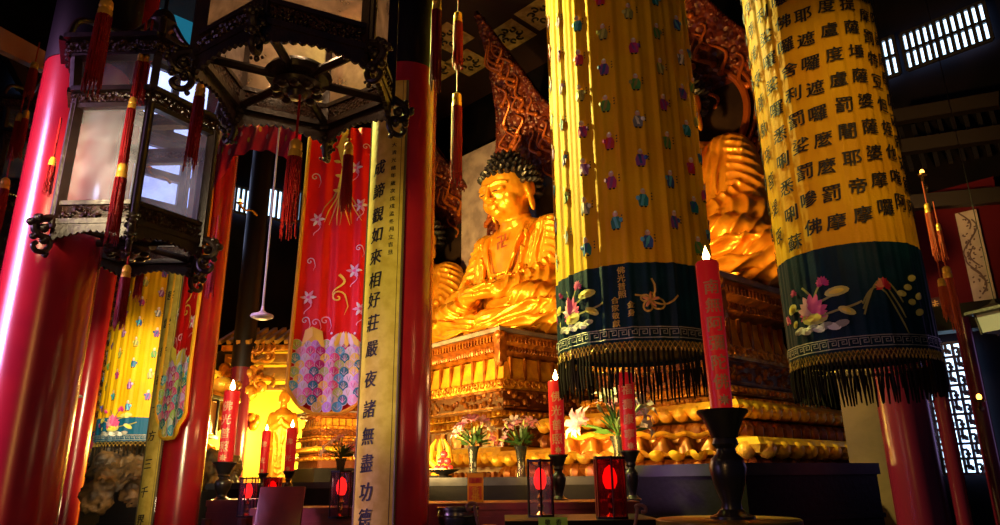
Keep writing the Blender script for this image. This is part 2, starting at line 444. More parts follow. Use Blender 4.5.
column('lacquered_column', 236, 430, 12.5, .19, 'slender dark column behind the tallest left candle, before the yellow alcove', collar=P(240, 368, 12.5).z, m=PLUM)
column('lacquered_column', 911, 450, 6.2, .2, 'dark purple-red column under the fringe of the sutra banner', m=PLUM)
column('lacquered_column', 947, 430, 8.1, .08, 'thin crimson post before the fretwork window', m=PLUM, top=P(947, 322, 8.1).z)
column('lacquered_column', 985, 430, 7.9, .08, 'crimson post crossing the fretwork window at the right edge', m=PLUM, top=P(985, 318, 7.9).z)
beam('beam_door_head', P(925, 322, 8.3), P(1030, 310, 7.6), .25, .3, DARK_LAC)

# plaster wall beside the altar on the right, behind the plum column
PLAS = mat('aged_plaster', (.16, .09, .05), .8, col2=(.1, .055, .035), nscale=2, bump=.2, bscale=8)
plane_box([P(858, 480, 7.6)*V((1, 1, 0)) if False else V((P(846, 440, 7.6).x, 7.6, 0)), V((P(905, 440, 7.3).x, 7.3, 0)), V((P(905, 440, 7.3).x, 7.3, 4.2)), V((P(846, 440, 7.6).x, 7.6, 4.2))], 'wall_plaster', PLAS, -.15)
HAZE_RED = mat('crimson_haze', (.09, .004, .012), .7, spec=.1)  # dark red panel added to stand in for the magenta haze
_a, _b = hall(918, 330, 15.75), hall(1030, 330, 15.75); _t = hall(940, 190, 15.75).z
plane_box([V((_a.x, _a.y, _a.z)), V((_b.x, _b.y, _a.z)), V((_b.x, _b.y, _t)), V((_a.x, _a.y, _t))], 'haze_panel', HAZE_RED, -.1)
# pale screen wall behind the near statue row
PALE = mat('pale_plaster', (.42, .33, .33), .6, col2=(.25, .19, .2), nscale=3, bump=.3, bscale=10)
a = hall(461, 300, 15.0); zt = hall(488, 144, 15.0).z
plane_box([V((a.x, a.y, 0)), V((a.x+2.3, a.y-2.3, 0)), V((a.x+2.3, a.y-2.3, zt)), V((a.x, a.y, zt))], 'wall_screen', PALE, -.12)

# ---------------------------------------------------------------- couplet boards wrapped round columns
def wrap(cx, cy, r):
    def fn(u, v, off):
        a = u/r; rr = r+off
        return V((cx+rr*sin(a), cy-rr*cos(a), v))
    return fn
def couplet(col, px_c, py0, py1, Yc, ang0, ang1, r, chars, pys, h, label, small=None, smallang=0, wf=.9):
    c = V(col.location); rr = r+.02
    z0 = P(px_c, py1, Yc).z; z1 = P(px_c, py0, Yc).z
    o = thing('couplet_board', label, 'couplet board', (c.x, c.y, z0))
    fn0 = wrap(0, 0, rr)
    def fn(u, v, off): return fn0(u, v-z0, off)
    mb = MB()
    mb.grid(lambda s_, t: fn((ang0+(ang1-ang0)*s_)*rr, z0+(z1-z0)*t, .012), 16, 1)
    for aa, sg in ((ang0, -1), (ang1, 1)):
        mb.grid(lambda s_, t: fn(aa*rr, z0+(z1-z0)*t, .012-.03*s_), 1, 1)
    mb.grid(lambda s_, t: fn((ang0+(ang1-ang0)*s_)*rr, z0, .012-.03*t), 16, 1)
    mb.build('board', PARCH, o)
    e = MB()
    for aa in (ang0, ang1): e.tube([fn(aa*rr, z0+.0, .01), fn(aa*rr, z1, .01)], .009, 6)
    for aa in (ang0+.12, ang0+.2, ang1-.12): e.tube([fn(aa*rr, z0, .012), fn(aa*rr, z1, .012)], .002, 4)
    e.build('border_line', mat('board_edge', (.12, .09, .03), .5), o)
    ap = Applique(fn); ap.m(INK); am = (ang0+ang1)/2
    for ch, py in zip(chars, pys): ap.text(ch, am*rr, P(px_c, py, Yc).z, h, off=.016, shear=.12, bold=.032, wf=wf)
    if small:
        n = len(small[0]); 
        for i, ch in enumerate(small[0]): ap.text(ch, smallang*rr, P(px_c, small[1]+(small[2]-small[1])*i/n, Yc).z, h*.3, off=.016, bold=.01)
    ap.build('calligraphy', o)
    return o
couplet(cc, 385, 84, 545, 4.4, R_(-80), R_(8), .215, '成諦觀如來相好莊嚴夜諸無盡功德', [168, 191, 215, 235, 257, 280, 300, 323, 349, 379, 409, 436, 463, 492, 518],
        .105, 'long yellow couplet board with black calligraphy curved round the middle column', ('大清光緒年歲次戊戌孟冬月立吉旦', 148, 262), R_(-10))
class _C: pass
_c = P(170, 430, 7.35); _o = _C(); _o.location = (_c.x, 7.35, 0)
couplet(_o, 166, 225, 560, 7.2, R_(-62), R_(8), .17, '法雨慈雲普被十方三千界', [240+28*i for i in range(11)], .1,
        'leaning tan couplet board left of the column with the edge-on red banner', wf=.9)
# ================================================================ gilded buddhas
def cap(mb, a, b, ra, rb, n=6):
    a, b = V(a), V(b)
    k = 7; mb.tube([a+(b-a)*i/k for i in range(k+1)], [ra+(rb-ra)*i/k for i in range(k+1)], 14)
    mb.ell(a, ra, 14, 10); mb.ell(b, rb, 14, 10)
def curve(pts, n=24):
    """catmull-rom through pts"""
    pts = [V(p) for p in pts]; out = []; m = len(pts)
    for i in range(m-1):
        p0 = pts[max(0, i-1)]; p1 = pts[i]; p2 = pts[i+1]; p3 = pts[min(m-1, i+2)]
        for k in range(n):
            t = k/n; out.append(.5*((2*p1)+(p2-p0)*t+(2*p0-5*p1+4*p2-p3)*t*t+(3*p1-3*p2-p0+p3)*t**3))
    out.append(pts[-1]); return out
HEADM = Matrix.Translation((0, -.12, 2.6)) @ Matrix.Rotation(R_(17), 4, 'X') @ Matrix.Diagonal((1.08, 1.08, 1.02, 1)) @ Matrix.Translation((0, 0, -2.62))
def buddha_body():
    mb = MB()
    # crossed legs under the robe
    for s in (-1, 1):
        cap(mb, (s*.45, -.05, .42), (s*1.5, -.55, .34), .48, .36)
        cap(mb, (s*1.5, -.55, .3), (s*.2, -1.05, .24), .32, .24)
        mb.ell((s*1.42, -.5, .3), (.5, .45, .33), 16, 10)
        mb.ell((s*.9, -.2, .2), (.9, .7, .22), 16, 8)
    mb.ell((0, -.75, .28), (1.05, .45, .3), 18, 10)
    mb.ell((0, .1, .55), (.95, .7, .6), 18, 12)
    # torso
    prof = [(.0, .86, .58, .5), (.02, .84, .55, .9), (.03, .86, .52, 1.3), (.03, .95, .5, 1.7), (.03, 1.02, .48, 2.0), (.05, .96, .4, 2.25), (.08, .6, .32, 2.45), (.06, .34, .3, 2.56)]
    vs = []; n = 28
    for oy, rx, ry, z in prof:
        for i in range(n):
            a = 2*pi*i/n; vs.append((rx*cos(a), oy+ry*sin(a), z))
    fs = [(j*n+i, j*n+(i+1) % n, (j+1)*n+(i+1) % n, (j+1)*n+i) for j in range(len(prof)-1) for i in range(n)]
    fs += [tuple(range(n))[::-1], tuple((len(prof)-1)*n+i for i in range(n))]
    mb.add(vs, fs)
    for s in (-1, 1):
        mb.ell((s*.85, .05, 2.15), (.34, .36, .32), 14, 10)
        cap(mb, (s*.95, .05, 2.05), (s*1.18, -.2, 1.2), .3, .27)
        cap(mb, (s*1.18, -.2, 1.15), (s*.42, -.98, .88), .27, .17)
        cap(mb, (s*.5, -.92, .9), (s*.2, -1.06, .84), .14, .11)
        # wide sleeve falling over thigh
        mb.ell((s*1.15, -.4, .85), (.42, .42, .42), 14, 10)
        mb.ell((s*1.0, -.75, .68), (.5, .35, .24), 14, 10)
        cap(mb, (s*1.25, -.6, .75), (s*1.75, -.75, .3), .2, .12)
    # neck with three rings, head
    h0 = len(mb.v)
    mb.lathe([(.34, 2.4), (.3, 2.55), (.32, 2.6), (.28, 2.66), (.3, 2.72), (.28, 2.8)], (0, .02, 0), 24)
    hc = V((0, -.02, 3.12))
    mb.ell(hc+V((0, .02, .06)), (.5, .53, .52), 28, 20); mb.ell(hc+V((0, -.08, -.2)), (.385, .4, .38), 24, 16)
    mb.ell(hc+V((0, -.36, -.37)), (.17, .14, .12), 14, 10)
    for s in (-1, 1):
        mb.ell(hc+V((s*.23, -.25, -.18)), (.17, .18, .19), 14, 10)
        mb.ell(hc+V((s*.19, -.42, .03)), (.135, .1, .075), 14, 8)       # lid
        # brow
        mb.tube([hc+V((s*x, -.51+1.0*x*x, .13+.05*sin(x/.36*pi))) for x in [.05+i*.04 for i in range(9)]], .016, 8)
        # ear with a long lobe
        mb.ell(hc+V((s*.5, .06, -.02)), (.05, .14, .2), 12, 10); mb.ell(hc+V((s*.49, .03, -.3)), (.045, .075, .2), 12, 10)
        mb.ell(hc+V((s*.06, -.545, -.145)), (.05, .06, .045), 10, 8)
    mb.tube([hc+V((0, -.5, .16)), hc+V((0, -.56, .0)), hc+V((0, -.62, -.11)), hc+V((0, -.54, -.17))], [.035, .05, .065, .05], 10)
    mb.ell(hc+V((0, -.5, -.255)), (.12, .06, .03), 14, 8); mb.ell(hc+V((0, -.485, -.31)), (.095, .065, .035), 14, 8)
    hd = HEADM; mb.xform(hd, h0+0)
    # hands: one palm in the other, five fingers each
    for s, z in ((1, .80), (-1, .92)):
        mb.ell((s*.12, -1.12, z), (.24, .15, .065), 14, 8)
        for k in range(4):
            y = -1.22+.065*k; l = (.34, .42, .44, .36)[k]
            mb.tube([V((s*.0, y-.02, z)), V((-s*l*.6, y-.03, z+.02)), V((-s*l, y-.02, z+.035))], [.045, .04, .028], 8)
        mb.tube([V((s*.1, -1.0, z+.05)), V((0, -1.02, z+.14)), V((-s*.06, -1.08, z+.17))], [.05, .045, .03], 8)
    # robe: collars, folds
    def fold(pts, r):
        c = curve(pts, 8); n = len(c); mb.tube(c, [r*(.35+.65*sin(pi*min(1, max(0, i/(n-1))))) for i in range(n)], 8)
    for s in (-1, 1):
        fold([(s*.36, .1, 2.5), (s*.46, -.32, 2.25), (s*.42, -.5, 1.9), (s*.3, -.56, 1.5), (s*.16, -.6, 1.2)], .055)
        fold([(s*.5, .0, 2.48), (s*.62, -.3, 2.2), (s*.6, -.44, 1.8), (s*.5, -.5, 1.4), (s*.42, -.6, 1.0)], .045)
        fold([(s*.66, .0, 2.42), (s*.78, -.28, 2.1), (s*.78, -.38, 1.7), (s*.7, -.45, 1.3), (s*.62, -.55, 1.0)], .045)
        fold([(s*.84, -.1, 2.38), (s*.97, -.24, 2.0), (s*.98, -.3, 1.6), (s*.92, -.4, 1.2)], .04)
        for k in range(5):
            fold([(s*(1.28-.02*k), -.1-.06*k, 1.9-.16*k), (s*(1.1-.05*k), -.42-.06*k, 1.45-.1*k), (s*(.8-.05*k), -.75-.05*k, 1.15-.06*k)], .045)
        for k in range(6):
            fold([(s*(1.75-.1*k), -.45-.06*k, .45-.02*k), (s*(1.3-.12*k), -.92-.03*k, .42-.03*k), (s*(.5-.1*k), -1.18-.02*k, .34-.04*k)], .04)
        for k in range(3):
            fold([(s*1.3, -.45, .95-.1*k), (s*1.6, -.72, .6-.08*k), (s*1.85, -.8, .22-.03*k)], .05)
    for s in (-1, 1):
        for k in range(7):                                       # long chest and shoulder pleats
            x = .5+.09*k
            fold([(s*x*1.0, .05, 2.5-.02*k), (s*(x+.1), -.3+.02*k, 2.1), (s*(x+.1), -.42+.03*k, 1.6), (s*(x+.02), -.5+.03*k, 1.05)], .042)
        for k in range(9):                                       # sleeve pleats running to the wrist
            fold([(s*(1.42-.01*k), .02-.05*k, 1.75-.13*k), (s*(1.3-.03*k), -.45-.03*k, 1.2-.09*k), (s*(.95-.04*k), -.86-.02*k, .95-.045*k)], .042)
        for k in range(9):                                       # thighs
            fold([(s*(1.95-.07*k), -.35, .36+.02*k), (s*(1.6-.11*k), -.85-.02*k, .5-.012*k), (s*(.9-.1*k), -1.14-.01*k, .46-.03*k), (s*(.3-.03*k), -1.22, .2)], .036)
        for k in range(4):
            fold([(s*(1.9-.05*k), -.3, .1+.06*k), (s*1.5, -.85-.04*k, .12+.03*k), (s*.7, -1.3, .1+.02*k), (0, -1.3, .14)], .05)
    for k in range(4):
        fold([(-.3, -.52, 1.42-.13*k), (0, -.62, 1.3-.14*k), (.3, -.52, 1.42-.13*k)], .035)
    for s, k in ((1, 0), (1, 1), (1, 2), (-1, 0), (-1, 1)):            # scroll tie ornaments
        x, z = s*(.62-.06*k), 2.05-.35*k
        mb.tube([V((x+.07*cos(a)*(1-a/14), -.46-.05*k, z+.07*sin(a)*(1-a/14))) for a in [i*.6 for i in range(18)]], .022, 6)
    me = remesh(mb, .022, 2, .45, 'body')
    def sm(a, b, x): t = max(0, min(1, (x-a)/(b-a))); return t*t*(3-2*t)
    vn = [v.normal.copy() for v in me.vertices]
    for v, n in zip(me.vertices, vn):
        x, y, z = v.co; ax = abs(x)
        w = 1-sm(2.3, 2.5, z)
        w *= 1-(1-sm(.45, .6, ax))*(1-sm(-.85, -.75, y))*sm(.66, .72, z)*(1-sm(1.15, 1.25, z))       # hands stay smooth
        w *= 1-(1-sm(.28, .4, ax))*sm(1.25, 1.4, z)*(1-sm(.0, .2, y))                                  # bare chest
        if w < .01: continue
        up = sm(1.15, 1.5, z)*(1-sm(.9, 1.02, ax))
        wob = .05*noise.noise(v.co*1.7)
        cu = ax-.12*(z-1.2)**2+wob
        d = (v.co-V((0, -1.0, 1.0))); cl = math.sqrt(d.x*d.x*.55+d.y*d.y+d.z*d.z*1.9)+wob*1.4
        f = lambda c, l: 1-abs(sin(pi*c/l))**.8
        v.co += n*w*(.055*(up*f(cu, .13)+(1-up)*f(cl, .155))-.02)
    me.update(); return me
def buddha_hair():
    mb = MB(); hc = V((0, .0, 3.14))
    mb.ell(hc+V((0, .08, .1)), (.53, .52, .5), 24, 16); mb.ell(hc+V((0, .08, .55)), (.25, .27, .2), 16, 10)
    def curl(p, d, r=.065):
        mb.tube([p, p+d*.07, p+d*.12], [r, r*.8, r*.25], 7)
    for j in range(9):
        el = R_(-28+j*13.5); n = max(1, int(30*cos(el)))
        for i in range(n):
            a = 2*pi*(i+.5*(j % 2))/n; d = V((cos(el)*sin(a), cos(el)*cos(a), sin(el)))
            p = hc+V((0, .08, .1))+V((d.x*.53, d.y*.52, d.z*.5))
            if d.y < 0 and p.z < 3.36 and abs(d.x) < .9: continue
            if d.y < .2 and p.z < 3.12: continue
            curl(p, d)
    for j in range(4):
        el = R_(5+j*24); n = max(1, int(14*cos(el)))
        for i in range(n):
            a = 2*pi*i/n; d = V((cos(el)*sin(a), cos(el)*cos(a), sin(el))); curl(hc+V((0, .08, .55))+V((d.x*.25, d.y*.27, d.z*.2)), d, .055)
    mb.xform(HEADM); return mb.mesh('hair', HAIR)
BODY = buddha_body(); BODY.materials.clear(); BODY.materials.append(GOLD)
HAIRM = buddha_hair()
GD = mat('incised_red', (.35, .06, .01), .4, .3)
def features():
    mb = MB(); hc = V((0, -.02, 3.12))
    for s in (-1, 1):
        mb.tube([hc+V((s*x, -.535+3.2*(x-.16)**2+.1*x, .005+1.2*(x-.19)**2)) for x in [.08+i*.025 for i in range(10)]], .013, 6)
    mb.xform(HEADM); return mb.mesh('eyeline', HAIR)
EYES = features()
def swas():
    ap = Applique(lambda u, v, off: V((u, -.47-off+.2*u*u, v))); ap.m(GD); ap.text('卍', 0, 2.0, .26, off=.02, bold=.02); return ap.mb.mesh('chest_emblem', ap.mats, False)
EMB = swas()
# mandorla: a leaning flame-shaped screen
def man_w(t): # half width by height fraction
    pts = [(0, 1.5), (.15, 1.9), (.35, 1.95), (.5, 1.7), (.6, 1.32), (.68, .92), (.76, .6), (.85, .36), (.93, .16), (1, .02)]
    for (a, x), (b, y) in zip(pts, pts[1:]):
        if a <= t <= b: return x+(y-x)*(t-a)/(b-a)
    return .02
MH = 6.9
def man_pos(u, z, off=0.):
    t = max(0, min(1, z/MH)); w = man_w(t)
    lean = 2.0*max(0, (t-.42)/.58)**1.6
    return V((u*w, .95-lean-.25*(1-u*u)*0-off, z))
def mandorla(parent):
    m = thing_child('mandorla', parent)
    def screen(u0, u1, off, z0=0, z1=MH): return MB().grid(lambda s, t: man_pos(u0+(u1-u0)*s, z0+(z1-z0)*t, off), 12, 60)
    b = MB(); b.grid(lambda s, t: man_pos(-1+2*s, MH*t, 0), 24, 70); b.grid(lambda s, t: man_pos(1-2*s, MH*t, -.12), 24, 70)
    b.build('field', MANRED, m)
    r = MB(); rnd = random.Random(3)
    for sg in (-1, 1):
        r.grid(lambda s, t: man_pos(sg*(1-.30*s), MH*t, .06+.07*sin(pi*s)), 8, 90)
    # beaded rim and carved cloud bosses
    for i in range(150):
        z = MH*(i+.5)/150
        for sg in (-1, 1): r.ell(man_pos(sg*.97, z, .08), (.055, .05, .05), 6, 4)
    for i in range(420):
        z = MH*rnd.random(); t = z/MH; u = (rnd.uniform(.7, .98))*rnd.choice((-1, 1)) if t < .5 else rnd.uniform(-.98, .98)
        r.ell(man_pos(u, z, .08), (rnd.uniform(.04, .1), .07, rnd.uniform(.04, .1)), 7, 5)
    r.grid(lambda s, t: man_pos(-.8+1.6*s, MH*(.5+.5*t), .1+.03*sin(9*t*pi)), 12, 60)
    r.build('flame_border', MANREL, m)
    g = MB()
    for i in range(46):
        z = MH*rnd.uniform(.3, .95); t = z/MH; u = rnd.uniform(.66, .95)*rnd.choice((-1, 1)) if t < .52 else rnd.uniform(-.7, .7)
        ph = rnd.uniform(0, 6); ln = rnd.uniform(.3, .55); w = max(.1, man_w(t))
        pts = []
        for k in range(26):
            q = k/25; pts.append(man_pos(u+(.13*sin(q*5+ph))/w, min(MH*.985, z+ln*(q-.5)), .17))
        g.tube(pts, [.04*(1-.7*k/25) for k in range(26)], 6)
        g.ell(pts[0], .06, 7, 5)
    for i in range(60):
        a = 2*pi*i/60
    g.build('tendril', ORANGE_G, m)
    h = MB(); hz = 3.25
    M = Matrix.Rotation(R_(90), 4, 'X')
    h.lathe([(.0, .0), (.9, .0), (.9, .03)], (0, .7, hz), 48, M); h.build('halo_disc', HALO, m)
    h2 = MB(); 
    for rr, w in ((.95, .06), (1.1, .03), (1.3, .05)): h2.tube([V((rr*cos(a), .66, hz+rr*sin(a))) for a in [2*pi*i/60 for i in range(61)]], w, 8, caps=False)
    for i in range(64):
        a = 2*pi*i/64; h2.ell((1.2*cos(a), .66, hz+1.2*sin(a)), .045, 6, 4)
    h2.build('halo_ring', ORANGE_G, m)
    return m
def thing_child(name, parent):
    o = bpy.data.objects.new(name, None); COL.objects.link(o); o.parent = parent; return o
YAW = R_(-45)
def buddha(loc, label, yaw=YAW):
    o = thing('buddha_statue', label, 'statue', loc, yaw, 'gilded buddhas in the row')
    link('body', BODY, o); link('hair', HAIRM, o); link('eyeline', EYES, o); link('chest_emblem', EMB, o)
    return o
ZP = 3.93
B1 = V((.38, 13.25, 0)); A1 = V((-.02, 11.2, 0))
# pedestal top heights from the picture
z1 = P(498, 325, 11.2).z; z2 = P(716, 268, 8.0).z
b1 = buddha((B1.x, B1.y, z1+.02), 'golden seated buddha with black curled hair and hands laid in its lap, face in view')
A2 = P(716, 268, 8.0)
B2 = V((A2.x+.2, A2.y+2.0, 0))
b2 = copy_tree(b1, (B2.x, B2.y, z2+.02), YAW, 'large golden seated buddha whose head hides behind the yellow banner, shoulder and sleeve showing')
B0 = B1+(B1-B2)*.93
b0 = copy_tree(b1, (B0.x, B0.y, z1+.02), YAW, 'golden seated buddha mostly hidden behind the middle red column')
def screen_thing(loc, label):
    o = thing('flame_mandorla', label, 'mandorla', loc, YAW, 'carved flame mandorlas behind the buddhas')
    m = mandorla(o)
    for c in list(m.children): c.parent = o
    bpy.data.objects.remove(m); return o
m1 = screen_thing((B1.x, B1.y, z1), 'carved red and gold flame-shaped mandorla curling forward above the buddha whose face shows')
copy_tree(m1, (B2.x, B2.y, z2), YAW, 'carved mandorla with curling orange tendrils and dark halo disc between the two big yellow banners')
copy_tree(m1, (B0.x, B0.y, z1), YAW, 'edge of carved mandorla with a round gold halo showing beside the middle column')

# ---------------------------------------------------------------- tiered pedestals
def sq(prof, s, notch=.0):
    """square ring lathe: prof (offset,z); corners notched"""
    vs = []; k = 4
    for off, z in prof:
        h = s+off
        vs += [(-h, -h, z), (h, -h, z), (h, h, z), (-h, h, z)]
    fs = []
    for j in range(len(prof)-1):
        for i in range(4): fs.append((j*4+i, j*4+(i+1) % 4, (j+1)*4+(i+1) % 4, (j+1)*4+i))
    fs.append((3, 2, 1, 0)); fs.append(tuple((len(prof)-1)*4+i for i in range(4)))
    mb = MB(); mb.add(vs, fs); return mb
def along(s, n, fn):
    """call fn(x,y,dx,dy) at n places on each of the two seen sides: -y side and -x side"""
    for i in range(n):
        t = -s+2*s*(i+.5)/n
        fn(t, -s, 1, 0); fn(-s, t, 0, 1)
def pedestal(loc, s, ztop, label, yaw, seed, tiers_low=1.0, wide=0.):
    rnd = random.Random(seed)
    o = thing('lotus_pedestal', label, 'pedestal', (loc[0], loc[1], 0), yaw, 'tiered gilded pedestals')
    z = ztop
    # top slab + eave
    sq([(-.3, z-.1), (0, z-.09), (.02, z-.03), (-.02, z)], s).build('top_slab', mat('slab_lacquer', (.25, .2, .2), .4, col2=(.15, .1, .1), nscale=4), o)
    e = sq([(-.62, z-.42), (-.45, z-.36), (-.1, z-.14), (-.02, z-.1)], s)
    nt = int(s*2/.085)
    along(s-.04, nt, lambda x, y, dx, dy: e.box((x+(0 if dx else .05), y+(.05 if dx else 0), z-.17), (.04, .04, .1)))
    along(s-.3, nt, lambda x, y, dx, dy: e.ell((x, y, z-.29), (.035, .035, .06), 6, 4))
    e.build('eave', AMBER, o)
    cb = MB(); cb.box((-s+.08, -s+.08, z-.33), (.16, .16, .5), bev=.02); cb.ell((-s+.05, -s+.05, z-.15), .1, 8, 6); cb.ell((-s+.06, -s+.06, z-.58), (.07, .07, .09), 8, 6)
    cb.build('corner_bracket', AMBER, o)
    # bright panel band, with pilasters
    b = sq([(-.42, z-.78), (-.5, z-.4)], s)
    b.build('panel_band', GOLDB, o)
    pl = MB(); along(s-.44, 7, lambda x, y, dx, dy: pl.box((x, y, z-.6), (.05, .05, .4)))
    pl.build('pilaster', AMBER, o)
    # bead row
    c = sq([(-.36, z-.95), (-.34, z-.9), (-.34, z-.82), (-.4, z-.78)], s)
    along(s-.33, 16, lambda x, y, dx, dy: c.tube([V((x, y, z-.86))+V((dx, dy, 0))*.05*cos(a)+V((0, 0, .05*sin(a))) for a in [i*.8 for i in range(8)]], .02, 5))
    c.build('cloud_band', GOLDC, o)
    # relief band
    r = sq([(-.38, z-1.3), (-.38, z-.95)], s)
    def rel(x, y, dx, dy):
        for k in range(9):
            a = rnd.uniform(-.17, .17); r.ell((x+dx*a-(.0 if dx else .01), y+dy*a-(.01 if dx else 0), z-1.12+rnd.uniform(-.12, .12)), (rnd.uniform(.03, .07),)*2+(rnd.uniform(.03, .06),), 6, 4)
        ns = V((0, -1, 0)) if dx else V((-1, 0, 0))
        for zz in (-.14, .14): r.bar(V((x-dx*.2, y-dy*.2, z-1.12+zz))+ns*.02, V((x+dx*.2, y+dy*.2, z-1.12+zz))+ns*.02, .03, .03)
    along(s-.38, 6, rel); along(s-.36, 7, lambda x, y, dx, dy: None)
    r.build('relief_band', AMBER, o)
    sq([(-.40, z-1.3), (-.37, z-1.28), (-.37, z-.97), (-.4, z-.95)], s).build('relief_ground', AMBER_SHADE, o)
    # two roll mouldings
    for nm, zz, off in (('roll_moulding', z-1.38, -.2), ('roll_moulding', z-1.52, -.12)):
        m_ = sq([(off-.14, zz-.07), (off-.02, zz-.05), (off, zz), (off-.03, zz+.05), (off-.14, zz+.07)], s)
        along(s+off, 22, lambda x, y, dx, dy: m_.ell((x, y, zz), (.05, .05, .045), 6, 4))
        m_.build(nm, GOLDC, o)
    w = MB(); sq([(-.36, z-1.95), (-.36, z-1.55)], s).build('waist_ground', AMBER_SHADE, o); along(s-.34, 5, lambda x, y, dx, dy: w.box((x, y, z-1.75), (.3 if dx else .04, .3 if dy else .04, .26), bev=.01))
    w.build('waist', AMBER, o)
    # scalloped cornice
    sc_ = sq([(-.3, z-2.2), (.0, z-2.12), (.08, z-2.0), (.02, z-1.92), (-.3, z-1.9)], s)
    def scal(x, y, dx, dy): sc_.ell((x, y, z-2.08), (.09, .09, .1), 8, 5)
    along(s+.04, 14, scal); sc_.build('scalloped_cornice', GOLDB, o)
    # lower recess + carved drape + foot
    lo = MB(); sq([(-.3, .9), (-.3, z-2.2)], s).build('lower_ground', AMBER_SHADE, o); along(s-.28, 9, lambda x, y, dx, dy: lo.tube([V((x-dx*.1, y-dy*.1, z-2.3)), V((x, y, z-2.55)), V((x+dx*.1, y+dy*.1, z-2.3))], .05, 6))
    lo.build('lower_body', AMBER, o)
    if wide:
        for k, (zz, off, mt) in enumerate(((z-1.62, .22, GOLDB), (z-1.84, .2, AMBER), (z-2.06, wide, GOLDB), (z-2.24, wide-.12, AMBER))):
            q = sq([(off-.3, zz-.12), (off, zz-.1), (off+.05, zz-.02), (off-.02, zz+.05), (off-.3, zz+.08)], s)
            along(s+off, 15, lambda x, y, dx, dy: q.ell((x, y, zz-.07), (.1, .1, .09+.03*(k % 2)), 8, 5))
            q.build('lotus_tier', mt, o)
    else:
        q = sq([(-.1, z-2.62), (.1, z-2.56), (.12, z-2.45), (-.1, z-2.4)], s); along(s+.08, 12, lambda x, y, dx, dy: q.ell((x, y, z-2.55), (.12, .12, .1), 8, 5)); q.build('lotus_tier', GOLDC, o)
    f = sq([(-.1, 0), (-.1, .9), (-.3, .92)], s); f.build('plinth', BLACK_WOOD, o)
    return o
PY = R_(-45)
def corner_center(A, s, yaw):
    # local corner (-s,-s) sits at A
    return (A.x-(-s*cos(yaw)+s*sin(yaw)), A.y-(-s*sin(yaw)-s*cos(yaw)))
# local corner (-s,-s): with yaw -45 deg its sides face (-.7,-.7)->  use 5 deg so that the corner points at the door
py1 = R_(40)
c1 = corner_center(A1, 1.6, py1); c2 = corner_center(A2, 1.35, py1)
pedestal(c1, 1.6, z1, 'tiered gold pedestal with bright panel band under the buddha whose face shows', py1, 5)
pedestal(c2, 1.35, z2, 'dim tiered pedestal with glowing lotus tiers behind the big candle', py1, 8, wide=.7)
c0 = (c1[0]+B0.x-B1.x, c1[1]+B0.y-B1.y)
pedestal(c0, 1.55, z1, 'gold pedestal of the hidden third buddha left of the middle column', py1, 9)
# ================================================================ cylinder banners
def monk(ap, u, v, h, c1, c2, rnd):
    w = h*.5; s = rnd.choice((-1, 1)); 
    ap.m(c1); ap.poly([(u-w*.3, v+h*.2), (u+w*.3, v+h*.2), (u+w*.5, v-h*.05), (u+w*.42, v-h*.42), (u-w*.42, v-h*.42), (u-w*.5, v-h*.05)], .007)
    ap.m(c2); ap.poly([(u-w*.28*s, v+h*.18), (u+w*.05*s, v+h*.2), (u+w*.3*s, v-h*.4), (u+w*.02*s, v-h*.42)], .010)
    ap.m(c2); ap.oval(u+w*.5*s, v+h*.0, w*.2, h*.13, .3, .012, 8)
    ap.m(INK); ap.oval(u-w*.2, v-h*.46, w*.15, h*.05, 0, .009, 6); ap.oval(u+w*.2, v-h*.46, w*.15, h*.05, 0, .009, 6)
    ap.m(SKIN); ap.oval(u, v+h*.33, w*.25, h*.15, 0, .012, 9)
    ap.m(WHITE); ap.oval(u+w*.03, v+h*.43, w*.14, h*.06, 0, .014, 8)
def key(ap, u0, u1, v, h, m_):
    ap.m(m_); n = int((u1-u0)/h/1.15); st = (u1-u0)/n
    for i in range(n):
        x = u0+i*st; t = h*.12
        ap.ribbon([(x, v), (x, v+h*.8), (x+st*.8, v+h*.8), (x+st*.8, v+h*.25), (x+st*.35, v+h*.25), (x+st*.35, v+h*.55), (x+st*.58, v+h*.55)], t, .012)
    for vv in (v-h*.2, v+h*1.05):
        k = 80; ap.ribbon([(u0+(u1-u0)*i/k, vv) for i in range(k+1)], h*.12, .012)
